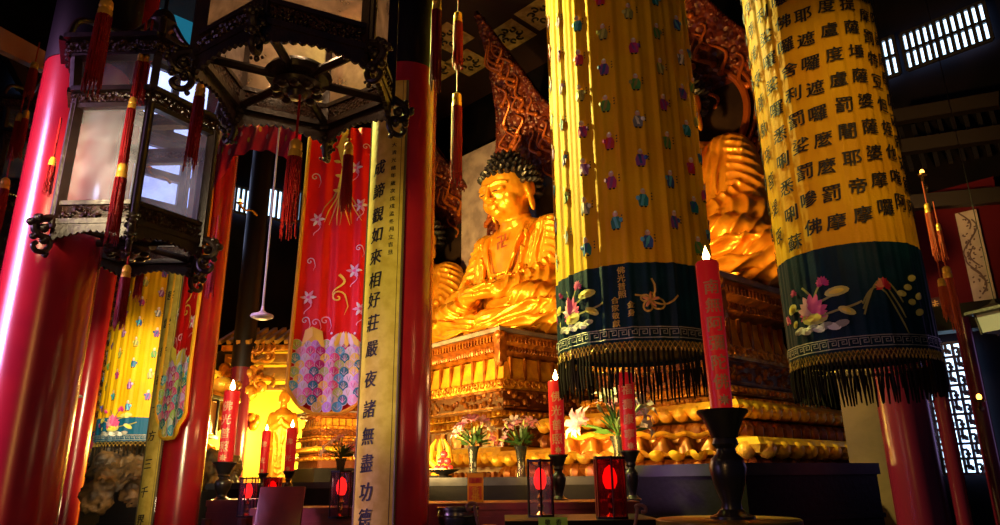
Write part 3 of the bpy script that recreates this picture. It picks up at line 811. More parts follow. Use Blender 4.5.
def bouquet_emb(ap, u, v, sc, full=True):
    """lotus rising from rock with leaves and curling stems"""
    for du, dv, bend in ((-.3, .15, .1), (.28, .22, -.12), (.55, .12, .1), (-.12, .36, .06), (.12, .34, -.04)):
        ap.m(OLIVE); pts = [(u+sc*(du*t+bend*sin(pi*t)), v+sc*(dv*1.2*t**.7)) for t in [i/9 for i in range(10)]]; ap.ribbon(pts, sc*.026, .006)
    for du, dv, a, b, r in ((-.33, .2, .09, .06, .4), (.3, .3, .14, .06, .1), (.38, .05, .1, .045, -.5), (-.3, .0, .05, .03, 1.2), (.0, .02, .17, .09, 0)):
        ap.m(LEAF); ap.oval(u+sc*du, v+sc*dv, sc*a, sc*b, r, .008); ap.m(YEL); ap.oval(u+sc*du, v+sc*dv, sc*a*.6, sc*b*.5, r, .012)
    ap.lotus(u-sc*.02, v+sc*.08, sc*.42, PINK, PALEPINK)
    ap.lotus(u+sc*.16, v+sc*.42, sc*.17, MAG, PINK); ap.lotus(u-sc*.26, v+sc*.38, sc*.12, MAG, PINK); ap.lotus(u-sc*.46, v+sc*.06, sc*.15, MAG, PALEPINK)
    for k in range(7):
        ap.m(WHITE if k % 2 else SILVER_T); ap.oval(u+sc*(-.24+.09*k), v-sc*(.1+.02*(k % 2)), sc*.09, sc*.045, (.2, -.3)[k % 2], .009)
    if full:
        ap.m(OLIVE)
        for k in range(3):
            pts = [(u+sc*(.55+.5*t*.9), v+sc*(-.02+.42*sin(pi*(t*.9+.05*k))-.12*k*t)) for t in [i/12 for i in range(13)]]; ap.ribbon(pts, sc*.02, .006)
        ap.lotus(u+sc*.8, v+sc*.3, sc*.2, CRIM, mat('orange_thread', (.8, .3, .1), .5))
        for du, dv in ((1.1, .3), (1.12, .12), (1.2, .0), (1.0, .22), (1.24, .2), (1.18, .42)):
            ap.m(LEAF); ap.oval(u+sc*du, v+sc*dv, sc*.06, sc*.04, du*3, .008)
def fringe(mb, fn, L_, v, length, n, rnd):
    for i in range(n):
        u = L_*(i+.5)/n-L_/2+rnd.uniform(-.003, .003); l = length*rnd.uniform(.86, 1.03); a = rnd.uniform(-.012, .012)
        mb.tube([fn(u, v, .004), fn(u+a*.5, v-l*.5, .008), fn(u+a, v-l, .004)], [.008, .011, .006], 5)
BSILK_LIT = mat('lit_blue_silk', (.004, .09, .2), .55, spec=.2)  # blue silk brightened in colour to stand in for light on the far hems
def cyl_banner(base, R, zb, hem, ztop, style, label, seed, emb_u=None, txt=None, fr=.24, nth=110, hm=None, ms=.14, ax=1.):
    rnd = random.Random(seed); o = thing('cylinder_banner', label, 'banner', (base[0], base[1], zb))
    ph = [rnd.uniform(0, 6) for _ in range(5)]
    pk = .35 if style == 'text' else .8
    def pleat(a, z): return pk*(.007*sin(23*a+ph[0])+.006*sin(37*a+ph[1]+.3*sin(z*2))+.0045*sin(61*a+ph[2])+.005*sin(11*a+ph[3]+z*.6))
    def fn(u, v, off): a = u/R; rr = R+pleat(a, v+zb)+off; return V((rr*sin(a), -rr*cos(a), v))
    def shell(v0, v1, off, nv=8): 
        return MB().grid(lambda s, t: fn((s*2*pi-pi)*R, v0+(v1-v0)*t, off), 300, nv, closed=True)
    shell(hem-.01, ztop-zb, 0, 20).build('body', YSILK, o)
    h = shell(0, hem, .006); h.grid(lambda s, t: fn((s*2*pi-pi)*R, hem-.02*t, .006-.02*t), 300, 1, closed=True); h.build('hem', hm or BSILK, o)
    n = MB().lathe([(R*.93, 0), (R*.97, 0), (R*.97, .03), (R*.93, .03)], (0, 0, .03), 64); n.build('inner_hoop', DARK_LAC, o)
    L_ = 2*pi*R
    ap = Applique(lambda u, v, off: fn(u, v, off+.006)); key(ap, -L_/2, L_/2, .03, .055, SILVER_T); ap.build('key_border', o)
    net = MB()                                                      # knotted net above the strands
    nn = nth
    for i in range(nn):
        u = -L_/2+L_*i/nn; d = L_/nn
        for (p, q) in (((u, 0), (u+d, -.05)), ((u+d, 0), (u, -.05))): net.tube([fn(p[0], p[1], .01), fn(q[0], q[1], .01)], .0025, 4)
        net.ell(fn(u, -.055, .01), (.007, .007, .012), 5, 4)
    net.build('knotted_net', GOLDT, o)
    f = MB(); fringe(f, fn, L_, -.05, fr, nth, rnd); f.build('fringe', FRINGE, o)
    ap = Applique(fn)
    if style == 'monks':
        cs = [(MAG, PURP), (TEAL, SKY), (GREEN, OLIVE), (PURP, LILAC), (BLUE, SKY), (CRIM, MAG), (OLIVE, LEAF), (mat('slate_thread', (.2, .22, .25), .5), WHITE), (TEAL, BLUE), (PURP, BLUE)]
        nc = 17
        for i in range(nc):
            u = -L_/2+L_*(i+.5)/nc; k = 0; v = hem+.16+(.15 if i % 2 else 0)
            while v < ztop-zb-.1:
                c = cs[(i*3+k*7+rnd.randint(0, 2)) % len(cs)]; monk(ap, u+rnd.uniform(-.012, .012), v, ms, c[0], c[1], rnd)
                ap.m(INK)
                for q in range(3): ap.oval(u+.05, v+.03-q*.022, .007, .006, 0, .007, 5)
                v += .3 if ms < .12 else .3; k += 1
    elif txt:
        for i, (ang, v0, step, s_) in enumerate(txt):
            for k, chh in enumerate(s_):
                v = v0+step*k
                ap.m(INK); ap.text(chh, R_(ang)*R+rnd.uniform(-.006, .006), v-zb, .118, off=.013, rot=rnd.uniform(-.05, .05), shear=.06, bold=.034)
    if ap.mb.v: ap.build('embroidery', o)
    ap = Applique(lambda u, v, off: fn(u, v, off+.012))
    for (du, dv, sc_) in (emb_u or []): bouquet_emb(ap, R*R_(du), dv, sc_, style == 'text')
    if ap.mb.v: ap.build('lotus_embroidery', o)
    return o, fn
C_ = P(638, 345, 5.0)
zb = P(634, 341, 4.45).z; hemz = P(634, 263, 4.45).z-zb
b, fnb = cyl_banner((C_.x, 5.0), .562, zb, hemz, 5.9, 'monks', 'yellow cylinder banner embroidered with rows of tiny robed monks, blue lotus hem, centre', 21, emb_u=[(-60, .2, .5)])
ap = Applique(lambda u, v, off: fnb(u, v, off+.008))
for i, chh in enumerate('佛光普照'): ap.m(GOLDT); ap.text(chh, R_(-19)*.562, hemz-.05-.055*i, .05, off=.012)
for i, chh in enumerate('合家敬獻'): ap.m(GOLDT); ap.text(chh, R_(-24)*.562, hemz-.25-.052*i, .045, off=.012)
for i, chh in enumerate('金身'): ap.m(GOLDT); ap.text(chh, R_(-14)*.562, hemz-.29-.055*i, .045, off=.012)
def knot(ap, u, v, s):
    ap.m(GOLDT)
    for k in range(4):
        c, d = cos(k*pi/2+.6), sin(k*pi/2+.6)
        pts = [(u+s*(.3*c*t+.28*cos(6*t+k)*t), v+s*(.3*d*t+.28*sin(6*t+k)*t)) for t in [i/14 for i in range(15)]]; ap.ribbon(pts, s*.035, .011)
    ap.m(mat('orange_thread', (.8, .3, .1), .5)); 
    for k in range(5): ap.petal(u, v, s*.17, s*.06, k*1.25+.3, .012)
knot(ap, R_(-1)*.562, hemz-.26, .34); knot(ap, R_(47)*.562, hemz-.3, .3)
ap.build('knot_embroidery', b)
CR = P(860, 345, 5.0); zbr = P(860, 349, 4.55).z; hemr = P(850, 243, 4.55).z-zbr
S_ = ['那摩婆薩哆那摩婆伽摩罰特', '阿逝孕薩婆薩哆那摩婆薩', '婆阿他豆輸朋阿逝孕薩婆']
TX = []
def col_at(px, py_list, s_, ang):
    """characters go down the column; heights from the picture"""
    return ang, s_, py_list
base = Vector((CR.x, 5.0, 0)); Rb = .475
def zc(py, ang):                     # height of picture row py on the cylinder front at angle ang
    a = R_(ang+27); Y = 5.0-Rb*cos(a); return P(500+700*.35, py, Y).z
cols = [(-61, 227, 27.5, '夜菩提夜菩馱夜菩提夜'), (-40, 235, 27.3, '利娑囉娑囉悉唎悉唎蘇'), (-21, 222, 27, '佛囉舍利罰娑罰嘇佛'), (-3, 220, 27, '佛囉耶遮囉遮囉麼麼罰摩'),
        (17, 217, 27, '俱盧羯蒙度盧度盧罰闍耶帝摩'), (37, 214, 26, '摩訶菩提薩埵薩婆薩婆摩囉'), (56, 212, 23.5, '那摩婆伽摩罰特豆怛姪他唵阿'), (73, 220, 21, '尼吉帝唵阿婆盧醯盧迦帝迦羅阿'), (90, 225, 21, '南無喝囉怛那哆囉夜耶南無阿'), (-80, 225, 26, '地唎瑟尼那波夜摩那娑婆')]
for ang, py, st, s_ in cols:
    ang -= 27
    zlast = zc(py, ang); step = (zc(py-5*st, ang)-zlast)/5
    TX.append((ang, zlast, step, s_[::-1]+'囉摩婆耶薩訶那盧'))
for k in range(9):
    TX.append((84+k*19, zbr+hemr+.1, .2, '菩提薩埵婆耶摩訶迦盧尼迦耶'))
b2_, fn2 = cyl_banner((CR.x, 5.0), Rb, zbr, hemr, 5.9, 'text', 'yellow cylinder banner covered in black sutra characters with lotus embroidered blue hem, at right', 33, emb_u=[(-58, .24, .56)], txt=TX)
# the pair far on the left
def far_banner(px, py_b, py_h, R, Y, style, label, seed, txt=None):
    c = P(px, py_b, Y); zb_ = P(px, py_b, Y-R).z; hh = P(px, py_h, Y-R).z-zb_
    return cyl_banner((c.x, Y), R, zb_, hh, P(px+30, 236, Y).z, style, label, seed, emb_u=[(-15, .17, .6), (70, .17, .5)], txt=txt, nth=70, fr=.28, hm=BSILK_LIT, ms=.15)
far_banner(146, 441, 417, .66, 10.6, 'monks', 'yellow monk-embroidered banner with blue hem hanging far left under the smaller lantern', 41)
tx = []
far_z = P(115, 461, 12.4).z
for k in range(16):
    tx.append((-150+20*k, far_z+.72, .17, '南無喝囉怛那哆囉夜耶菩提薩埵婆耶摩訶迦盧'))
far_banner(119, 461, 431, .66, 12.4, 'text', 'half-hidden yellow sutra banner behind the far-left monk banner', 43, txt=tx)

# ================================================================ red tongue banners and swag
def tongue(loc, rz, W, H, label, seed):
    rnd = random.Random(seed); o = thing('tongue_banner', label, 'banner', loc, rz, 'red embroidered tongue banners')
    def wv(v): return 1.0+.1*(1-v/H)                        # flares to the bottom
    def fn(u, v, off):
        return V((u*wv(v), -.013*sin(u*34+.5)-.006*sin(u*57+v*1.5)-.01*sin(v*3)-off, v))
    def bot(s): x = 2*s-1; return .30*abs(x)**3.2*.8+.0
    def g(u0, u1): return lambda s, t: (lambda u: fn(u, bot(u/W+.5)+(H-bot(u/W+.5))*t, 0))(u0+(u1-u0)*s)
    mb = MB().grid(g(-W/2, W/2), 60, 40); mb.grid(lambda s, t: g(-W/2, W/2)(1-s, t)+V((0, .006, 0)), 60, 40); mb.build('cloth', RSILK, o)
    t = MB()
    pts = [(-W/2, H)]+[(-W/2, bot(0)+(H-bot(0))*(1-i/20)) for i in range(1, 21)]+[(-W/2+W*i/30, bot(i/30)) for i in range(1, 30)]+[(W/2, bot(1)+(H-bot(1))*i/20) for i in range(21)]
    t.tube([fn(u, v, .03) for u, v in pts], .02, 6); t.build('yellow_edging', YTRIM, o)
    ap = Applique(fn)
    # overlapping scales
    cs = [LILAC, PALEPINK, YEL, LIME, SKY, PINK, WHITE, LEAF, MAG, TEAL]
    r = W*.083; rows = 10
    for j in range(rows):
        v = r*1.05+r*1.15*j
        for i in range(-5, 6):
            u = (i+.5*(j % 2))*r*1.5
            if abs(u) > W/2-r*.35 or v < bot(u/W+.5)+r*.6: continue
            c = cs[(i*3+j*5+rnd.randint(0, 1)) % len(cs)]; off = .014+.003*(rows-j)
            ap.m(WHITE); ap.oval(u, v, r*.82, r*.98, 0, off, 14)
            ap.m(c); ap.oval(u, v-.0, r*.72, r*.86, 0, off+.004, 14)
            for k in range(5): ap.m(cs[(i+j+3) % len(cs)] if k % 2 else WHITE); a = R_(30+30*k); ap.ribbon([(u, v-r*.5), (u+r*.55*cos(a), v-r*.5+r*1.1*sin(a))], r*.07, off+.008)
    # wave crest, flames, clouds, tail feathers, flowers
    vt = r*1.15*rows
    ap.m(YEL); ap.poly([(-W*.38, vt-.02), (-W*.34, vt+.13), (-W*.25, vt+.16), (-W*.12, vt+.12), (-W*.08, vt-.03)], .03)
    for k in range(6): ap.m(YEL if k % 2 else WHITE); ap.petal(-W*.02+.05*k, vt-.03, .15, .05, R_(60+12*k), .03)
    for k in range(9): ap.m(WHITE); ap.oval(-W*.4+W*.1*k, vt+.1*abs(sin(k*2.)), .012, .012, 0, .02, 7)
    def swirl(u, v, s, c1, c2=None):
        ap.m(c1); ap.ribbon([(u+s*(1-t)*cos(8*t), v+s*(1-t)*sin(8*t)) for t in [i/16 for i in range(17)]], s*.22, .014)
        ap.ribbon([(u+s, v), (u+s*1.3, v-s*1.2), (u+s*.9, v-s*2.4)], s*.2, .014, True)
    hh = H-vt
    for (fu, fv, s) in ((-.36, .1, .03), (-.22, .09, .03), (-.3, .05, .03), (-.1, .1, .035), (.3, .42, .03), (-.36, .36, .03), (-.38, .75, .035), (.34, .9, .03)):
        swirl(W*fu, vt+hh*fv, s*1.3, WHITE if fu < -.3 or fv > .3 else PALEPINK)
    swirl(W*.05, vt+hh*.2, .07, YEL); ap.ribbon([(W*.05+.05*sin(5*t), vt+hh*.3-.2*t) for t in [i/12 for i in range(13)]], .03, .015, True)
    for k in range(9):                                             # phoenix tail
        a = R_(-118+8*k); ap.m(YEL if k % 2 else GOLDT); u0, v0 = W*.0, vt+hh*.72
        ap.ribbon([(u0, v0), (u0+.14*cos(a)+.02*sin(k), v0+.16*sin(a)), (u0+.3*cos(a), v0+.32*sin(a)+.02*cos(k)), (u0+.4*cos(a)+.03*sin(k*3), v0+.44*sin(a))], .02, .015, True)
    ap.m(YEL); ap.ribbon([(W*.0, vt+hh*.7), (W*.05, vt+hh*.8), (-W*.04, vt+hh*.9), (W*.06, vt+hh*1.0), (-.0, H-.02)], .06, .016)
    for k in range(9): ap.m(YEL); ap.petal(W*.02*sin(k), vt+hh*(.68+.035*k), .08, .035, R_(20 if k % 2 else 160), .02)
    for fu, fv in ((.25, .32), (.3, .62), (-.3, .55), (.2, .8), (-.34, .2), (.36, .15)):
        for k in range(6): ap.m(PALEPINK if k % 2 else WHITE); ap.petal(W*fu, vt+hh*fv, .075, .03, k*pi/3, .016)
        ap.m(PINK); ap.oval(W*fu, vt+hh*fv, .016, .016, 0, .022, 8)
        ap.m(PALEPINK); ap.ribbon([(W*fu+.03*sin(5*t), vt+hh*fv-.04-.12*t) for t in [i/8 for i in range(9)]], .008, .014)
    ap.build('embroidery', o); return o
YA = 6.4; zA = P(328, 414, YA).z; HA = P(331, 128, YA).z-zA
tA = tongue((P(328, 400, YA).x, YA, zA), R_(4), .66, HA, 'red banner with yellow edging, phoenix tail and rainbow scale tip hanging in full view', 3)
YB = 7.0; pB = P(182, 438, YB)
tB = copy_tree(tA, (P(176, 400, YB).x, YB, pB.z), R_(-42), 'red tongue banner seen edge-on, hiding the column top beside the smaller lantern')
tB.scale = (.85, 1, (P(225, 130, YB).z-pB.z)/HA)
# swag between them
a = P(196, 158, 6.9); bq = P(302, 120, 6.4)
def swag(s, t):
    top = a.lerp(bq, s)+V((0, 0, .25)); drop = .85-.42*sin(pi*min(1, s*1.0))**.7+1.3*max(0, .4-s)
    return V((top.x, top.y-.03*sin(s*40+t*4)-.05*sin(pi*s), top.z-drop*t-.0))
sw = MB().grid(swag, 70, 10); o = thing('swag_valance', 'pink-red gathered silk swag between the two tongue banners', 'valance', (0, 0, 0))
sw.build('cloth', PINKSILK, o)
ap = Applique(lambda u, v, off: swag(u, v)+V((0, -off, 0))); 
for k in range(16): ap.m(PALEPINK if k % 2 else YEL); ap.oval(.06+.058*k, .35+.3*(k % 3)/2, .012, .07, 0, .012, 8)
ap.build('embroidery', o)
# ================================================================ hexagonal palace lanterns
GLASS = glassmat('lantern_glass', (.9, .92, 1), .13)
GLASSW = glassmat('warm_lantern_glass', (1, .85, .7), .4)
def hexp(r, k, z, ph=0): a = pi/3*k+ph; return V((r*cos(a), r*sin(a), z))
def corner_scroll(mb, r, k, z, sc):
    """dragon-head bracket curling out and down under a corner"""
    d = hexp(1, k, 0); up = V((0, 0, 1)); side_ = V((-d.y, d.x, 0)); c = hexp(r, k, z)
    pts = [c+d*sc*x+up*sc*y for x, y in ((-.02, .1), (.12, .05), (.3, -.05), (.38, -.22), (.28, -.36), (.1, -.38), (.03, -.5), (.1, -.66), (.26, -.7), (.34, -.6), (.28, -.52))]
    mb.tube(curve(pts, 4), [sc*.085*(1-.5*i/44) for i in range(41)], 8)
    for x, y, q in ((.34, -.02, .09), (.46, -.14, .08), (.2, -.2, .1), (.16, -.46, .08), (.0, -.3, .07), (.36, -.42, .07), (.08, -.75, .05)):
        mb.ell(c+d*sc*x+up*sc*y, (sc*q,)*3, 8, 6)
        mb.ell(c+d*sc*x+up*sc*(y+.02)+side_*sc*.09, (sc*q*.6,)*3, 6, 5); mb.ell(c+d*sc*x+up*sc*(y+.02)-side_*sc*.09, (sc*q*.6,)*3, 6, 5)
def lantern(loc, rz, R, h1, h2, label, glass, tilt=None, upper_in=.0):
    o = thing('palace_lantern', label, 'lantern', loc, rz, None)
    fr = MB()
    def ring(z, r, w, hh, mb=fr):
        for k in range(6): mb.bar(hexp(r, k, z), hexp(r, k+1, z), w, hh)
    for k in range(6):
        p = MB(); p.bar(hexp(R, k, -.02), hexp(R, k, h1+.05), .05, .05, up=hexp(1, k, 0)); p.tube([hexp(R+.02, k, -.0), hexp(R+.02, k, h1)], .018, 8)
        p.build('corner_post', ROSEWOOD, o)
    ring(.015, R, .05, .03); ring(.125, R, .045, .025); ring(h1-.01, R, .05, .03); ring(h1+.08, R+.04, .06, .03)
    ring(h1+.1+h2, R+.06, .07, .035); ring(h1+.18+h2, R+.12, .09, .03)
    fr.build('rail_frame', ROSEWOOD, o)
    for k in range(6):
        rel = MB(); a, b = hexp(R-.004, k, .07), hexp(R-.004, k+1, .07); n = (a+b)/2; n.z = 0; n.normalize(); d = (b-a).normalized(); L_ = (b-a).length
        rel.bar(a, b, .02, .09)
        rnd = random.Random(k)
        for i in range(26):                                             # pierced carving
            t = (i+.5)/26; rel.ell(a.lerp(b, t)+n*.014+V((0, 0, rnd.uniform(-.03, .03))), (.016, .016, .014), 6, 4)
        rel.build('carved_rail', CARVED_WOOD, o)
        rel = MB(); a, b = hexp(R+.02, k, h1+.04), hexp(R+.02, k+1, h1+.04); rel.bar(a, b, .02, .06)
        for i in range(24): rel.ell(a.lerp(b, (i+.5)/24)+n*.014+V((0, 0, rnd.uniform(-.02, .02))), (.015, .015, .013), 6, 4)
        a, b = hexp(R+.1, k, h1+.14+h2), hexp(R+.1, k+1, h1+.14+h2); rel.bar(a, b, .02, .08)
        for i in range(24): rel.ell(a.lerp(b, (i+.5)/24)+n*.014+V((0, 0, rnd.uniform(-.03, .03))), (.018, .018, .016), 6, 4)
        rel.build('carved_rail', CARVED_WOOD, o)
        # scalloped skirt under the rail
        sk = MB(); m_ = 12; a, b = hexp(R, k, 0), hexp(R, k+1, 0)
        top = []; bt = []
        for i in range(m_*4+1):
            t = i/(m_*4); dz = -.035-.05*(abs(2*t-1))**1.5-.014*abs(sin(pi*t*m_)); top.append(a.lerp(b, t)); bt.append(a.lerp(b, t)+V((0, 0, dz)))
        vs = top+bt; N_ = len(top); vs2 = [v+n*.018 for v in vs]
        fs = [(i, i+1, N_+i+1, N_+i) for i in range(N_-1)]; q = 2*N_
        sk.add(vs+vs2, fs+[tuple(q+j for j in f[::-1]) for f in fs]+[(N_+i, N_+i+1, q+N_+i+1, q+N_+i) for i in range(N_-1)])
        sk.build('scalloped_skirt', ROSEWOOD, o, smooth=False)
        g = MB(); a, b = hexp(R-.01, k, .13), hexp(R-.01, k+1, .13); u = V((0, 0, h1-.14)); g.add([a, b, b+u, a+u, a-n*.004, b-n*.004, b+u-n*.004, a+u-n*.004], [(0, 1, 2, 3), (7, 6, 5, 4)])
        f2 = g.build('glass_pane', glass, o, smooth=False)
        g = MB(); a, b = hexp(R+.03, k, h1+.1), hexp(R+.03, k+1, h1+.1); u = V((0, 0, h2)); g.add([a, b, b+u, a+u], [(0, 1, 2, 3)]); g.build('glass_pane', glass, o, smooth=False)
        s = MB(); corner_scroll(s, R+.0, k, .02, .27); s.build('scroll_bracket', ROSEWOOD, o)
        s = MB(); s.tube([hexp(R*.16, k, .02), hexp(R*.98, k, .02)], .022, 8); s.build('spoke', ROSEWOOD, o)
        t = MB(); t.bar(hexp(R+.03, k, h1+.08), hexp(R+.06, k, h1+h2+.12), .045, .045, up=hexp(1, k, 0)); t.build('corner_post', ROSEWOOD, o)
    hb = MB().lathe([(0, -.09), (.035, -.085), (.05, -.06), (.1, -.05), (.12, -.02), (.11, .0), (.15, .01), (.165, .035), (.15, .06), (.1, .075), (0, .08)], n=24)
    for k in range(10): a = 2*pi*k/10; hb.ell((.1*cos(a), .1*sin(a), -.055), (.03, .03, .018), 6, 5)
    hb.build('hub', ROSEWOOD, o)
    # crown posts and hanger
    cr = MB()
    for k in range(6): cr.tube(curve([hexp(R+.12, k, h1+h2+.2), hexp(R+.06, k, h1+h2+.35), hexp(R*.5, k, h1+h2+.42), hexp(.08, k, h1+h2+.6)], 5), .02, 8)
    cr.lathe([(0, h1+h2+.75), (.06, h1+h2+.7), (.09, h1+h2+.62), (.05, h1+h2+.55), (0, h1+h2+.5)], n=16); cr.build('crown', ROSEWOOD, o)
    ct = MB(); ct.tube([(0, 0, h1+h2+.7), (0, 0, CZ-loc[2])], .012, 6); ct.build('hanging_rod', DARK_LAC, o)
    return o
L1 = P(298, 83, 3.05); lantern(L1, R_(27), .465, .75, .3, 'big dark hexagonal palace lantern seen from underneath at the top, spokes and hub showing', GLASSW)
L2 = P(129, 246, 4.0); lantern(L2, R_(-1), .43, .745, .2, 'smaller dark hexagonal lantern with milky glass panes hanging before the red column', GLASS)
L3 = P(22, 200, 7.0); lantern(L3, R_(10), .3, .6, .25, 'small wire-hung lantern in shadow at the far left edge', GLASS)

# ================================================================ tassels
def tassel(px, py, px2, py2, w, Y, label, cord=.25, grp='red silk tassels hanging from the lanterns'):
    a = P(px, py, Y); zb = P(px2, py2, Y).z; s = w/F*Y*1.0; L_ = a.z-zb
    o = thing('tassel', label, 'tassel', a, 0, grp)
    MB().tube([(0, 0, cord), (0, 0, 0)], .006, 6).build('cord', TASSEL, o)
    ch = min(L_*.16, s*1.3)
    MB().lathe([(0, .02), (s*.25, .015), (s*.42, -.0), (s*.46, -ch*.4), (s*.4, -ch*.5), (s*.47, -ch*.6), (s*.48, -ch), (0, -ch)], n=16).build('gold_cap', TASGOLD, o)
    rnd = random.Random(int(px*7)); mb = MB()
    mb.lathe([(0, -ch*.9), (s*.4, -ch*.95), (s*.42, -L_*.55), (s*.4, -L_*.82), (0, -L_*.84)], n=14)
    for i in range(22):
        q = 2*pi*i/22+rnd.uniform(-.1, .1); l = L_*rnd.uniform(.86, 1); r0 = s*.44
        mb.tube([(r0*cos(q), r0*sin(q), -ch), (r0*1.08*cos(q), r0*1.08*sin(q), -L_*.5), (r0*1.05*cos(q)+rnd.uniform(-.01, .01), r0*1.05*sin(q), -l)], [s*.07, s*.08, s*.035], 5)
    mb.build('skirt', TASSEL, o); return o
for args in [
    (107, 2, 84, 96, 17, 2.9, 'thickest red tassel with gold cap at upper left, crossing the smaller lantern roof'),
    (141, 55, 134, 104, 7, 3.55, 'left one of the twin tassels on the smaller lantern front post'),
    (147, 56, 141, 106, 7, 3.57, 'right one of the twin tassels on the smaller lantern front post'),
    (133, 100, 122, 176, 9, 3.5, 'dark red tassel before the front post between the two milky panes'),
    (201, 86, 190, 172, 12, 3.2, 'red tassel with orange knob hanging between the two big lanterns'),
    (123, 166, 112, 246, 12, 3.5, 'red tassel with striped cap in front of the smaller lantern lower frame'),
    (127, 268, 118, 332, 10, 3.8, 'red tassel hanging below the smaller lantern over the distant yellow banner'),
    (142, 262, 136, 302, 7, 4.5, 'short dark tassel behind the one below the smaller lantern'),
    (296, 143, 288, 240, 16, 2.9, 'long dark red tassel with striped gold cap hanging under the big lantern hub'),
    (349, 145, 343, 216, 11, 4.2, 'dark tassel at the upper part of the red phoenix banner'),
    (215, 246, 210, 302, 7, 5.0, 'slim dark tassel with gold rings beside the edge-on red banner'),
    (458, 14, 457, 72, 11, 5.4, 'upper of two red tassels strung on one cord right of the middle column'),
    (457, 95, 456, 188, 12, 5.4, 'lower of two red tassels strung on one cord right of the middle column'),
    (437, 0, 434, 96, 12, 4.1, 'red tassel with yellow cap along the right side of the middle column top'),
    (35, 64, 28, 100, 9, 6.0, 'dim tassel beside the small white pane at far left'),
    (20, 115, 10, 162, 7, 5.6, 'left one of two dim tassels at the far left'),
    (27, 112, 19, 160, 7, 5.6, 'right one of two dim tassels at the far left'),
    (53, 160, 47, 197, 8, 3.4, 'dark tassel against the upper red column'),
    (6, 180, -3, 240, 10, 4.6, 'tassel cut by the left picture edge'),
    (74, 0, 70, 30, 8, 4.4, 'tassel top hidden in the dark above the left column')][:-1]:
    tassel(*args)
ORT = mat('orange_tassel', (.55, .07, .015), .5, bump=.6, bscale=60, btype='wave')
_t = TASSEL; TASSEL = ORT
for args in [(927, 205, 940, 262, 7, 6.4, 'uppermost orange tassel in the string beside the sutra banner'),
             (938, 225, 946, 262, 5, 6.5, 'thin orange tassel second in the string beside the sutra banner'),
             (946, 268, 963, 335, 9, 6.3, 'lowest long orange tassel reaching the window beside the sutra banner'),
             (941, 280, 952, 322, 8, 6.2, 'orange tassel overlapping the embroidered hem edge')]:
    tassel(*args, grp='orange tassels beside the sutra banner')
TASSEL = _t
# ---------------------------------------------------------------- pull cords with white discs
WHT = mat('white_enamel', (.75, .78, .75), .35)
def disc_lamp(px, py, Y, w, label):
    a = P(px, py, Y); r = w/2/F*Y*.97; o = thing('pendant_disc', label, 'pendant', a, 0, 'white disc pendants')
    MB().lathe([(0, -.25*r), (.5*r, -.3*r), (.95*r, -.12*r), (r, .0), (.92*r, .12*r), (.4*r, .3*r), (.15*r, .5*r), (.1*r, .9*r), (0, .95*r)], n=28).build('disc', WHT, o)
    MB().tube([(0, 0, .9*r), (0, 0, CZ-a.z)], .009, 6).build('cord', mat('cord', (.5, .6, .5), .5), o)
disc_lamp(262, 316, 5.6, 24, 'white disc pendant on a long pale cord in front of the dark middle-left hall')
disc_lamp(75, 396, 6.2, 14, 'small white disc pendant on a pale cord right of the thick left column')
# ================================================================ altar tables
def table(name, label, pts, ztop, thick, m, apron=.12, zbot=0.):
    """slab table on an outline (x,y) with legs and aprons"""
    cx = sum(p[0] for p in pts)/len(pts); cy = sum(p[1] for p in pts)/len(pts)
    o = thing(name, label, 'table', (cx, cy, 0)); n = len(pts); q = [V((p[0]-cx, p[1]-cy, 0)) for p in pts]
    def slab(sc, z0, z1): 
        mb = MB(); mb.add([v*sc+V((0, 0, z0)) for v in q]+[v*sc+V((0, 0, z1)) for v in q], [tuple(range(n))[::-1], tuple(range(n, 2*n))]+[(i, (i+1) % n, n+(i+1) % n, n+i) for i in range(n)]); return mb
    slab(1, ztop-thick, ztop).build('tabletop', m, o, smooth=False)
    a = slab(.95, ztop-thick-.05, ztop-thick)
    for i in range(n):
        u, v = q[i]*.92, q[(i+1) % n]*.92; a.bar(u+V((0, 0, ztop-thick-.05-apron/2)), v+V((0, 0, ztop-thick-.05-apron/2)), .03, apron)
    a.build('apron', m, o, smooth=False)
    for v in q:
        u = v*.9; mb = MB(); mb.tube([u+V((0, 0, ztop-thick-.1)), u+V((0, 0, (ztop+zbot)/2)), u+V((0, 0, zbot+.08)), u*1.02+V((0, 0, zbot))], [.05, .04, .045, .06], 8); mb.build('leg', m, o)
    return o
def rect(a, b, depth, dirn=(0, 1)):
    d = V((dirn[0], dirn[1], 0)).normalized()*depth; return [(a.x, a.y), (b.x, b.y), (b.x+d.x, b.y+d.y), (a.x+d.x, a.y+d.y)]
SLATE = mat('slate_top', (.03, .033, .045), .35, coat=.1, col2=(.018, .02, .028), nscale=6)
zt = P(500, 477, 8.2).z
def solid(name, label, cat, pts, z0, z1, m, m2=None, lip=.05):
    cx = sum(p[0] for p in pts)/len(pts); cy = sum(p[1] for p in pts)/len(pts); n = len(pts)
    o = thing(name, label, cat, (cx, cy, 0)); q = [V((p[0]-cx, p[1]-cy, 0)) for p in pts]
    def slab(sc, a, b): 
        mb = MB(); mb.add([v*sc+V((0, 0, a)) for v in q]+[v*sc+V((0, 0, b)) for v in q], [tuple(range(n))[::-1], tuple(range(n, 2*n))]+[(i, (i+1) % n, n+(i+1) % n, n+i) for i in range(n)]); return mb
    slab(.975, z0, z1-lip).build('body', m, o, smooth=False)
    slab(1, z1-lip, z1).build('top_ledge', m2 or m, o, smooth=False)
    k = MB()
    for zz in (z0+(z1-z0)*.35, z0+(z1-z0)*.72):
        for i in range(n): k.bar(q[i]*.985+V((0, 0, zz)), q[(i+1) % n]*.985+V((0, 0, zz)), .02, .04)
    k.build('moulding', m, o, smooth=False)
    return o
a0, a1 = P(405, 477, 8.2), P(640, 477, 8.2)
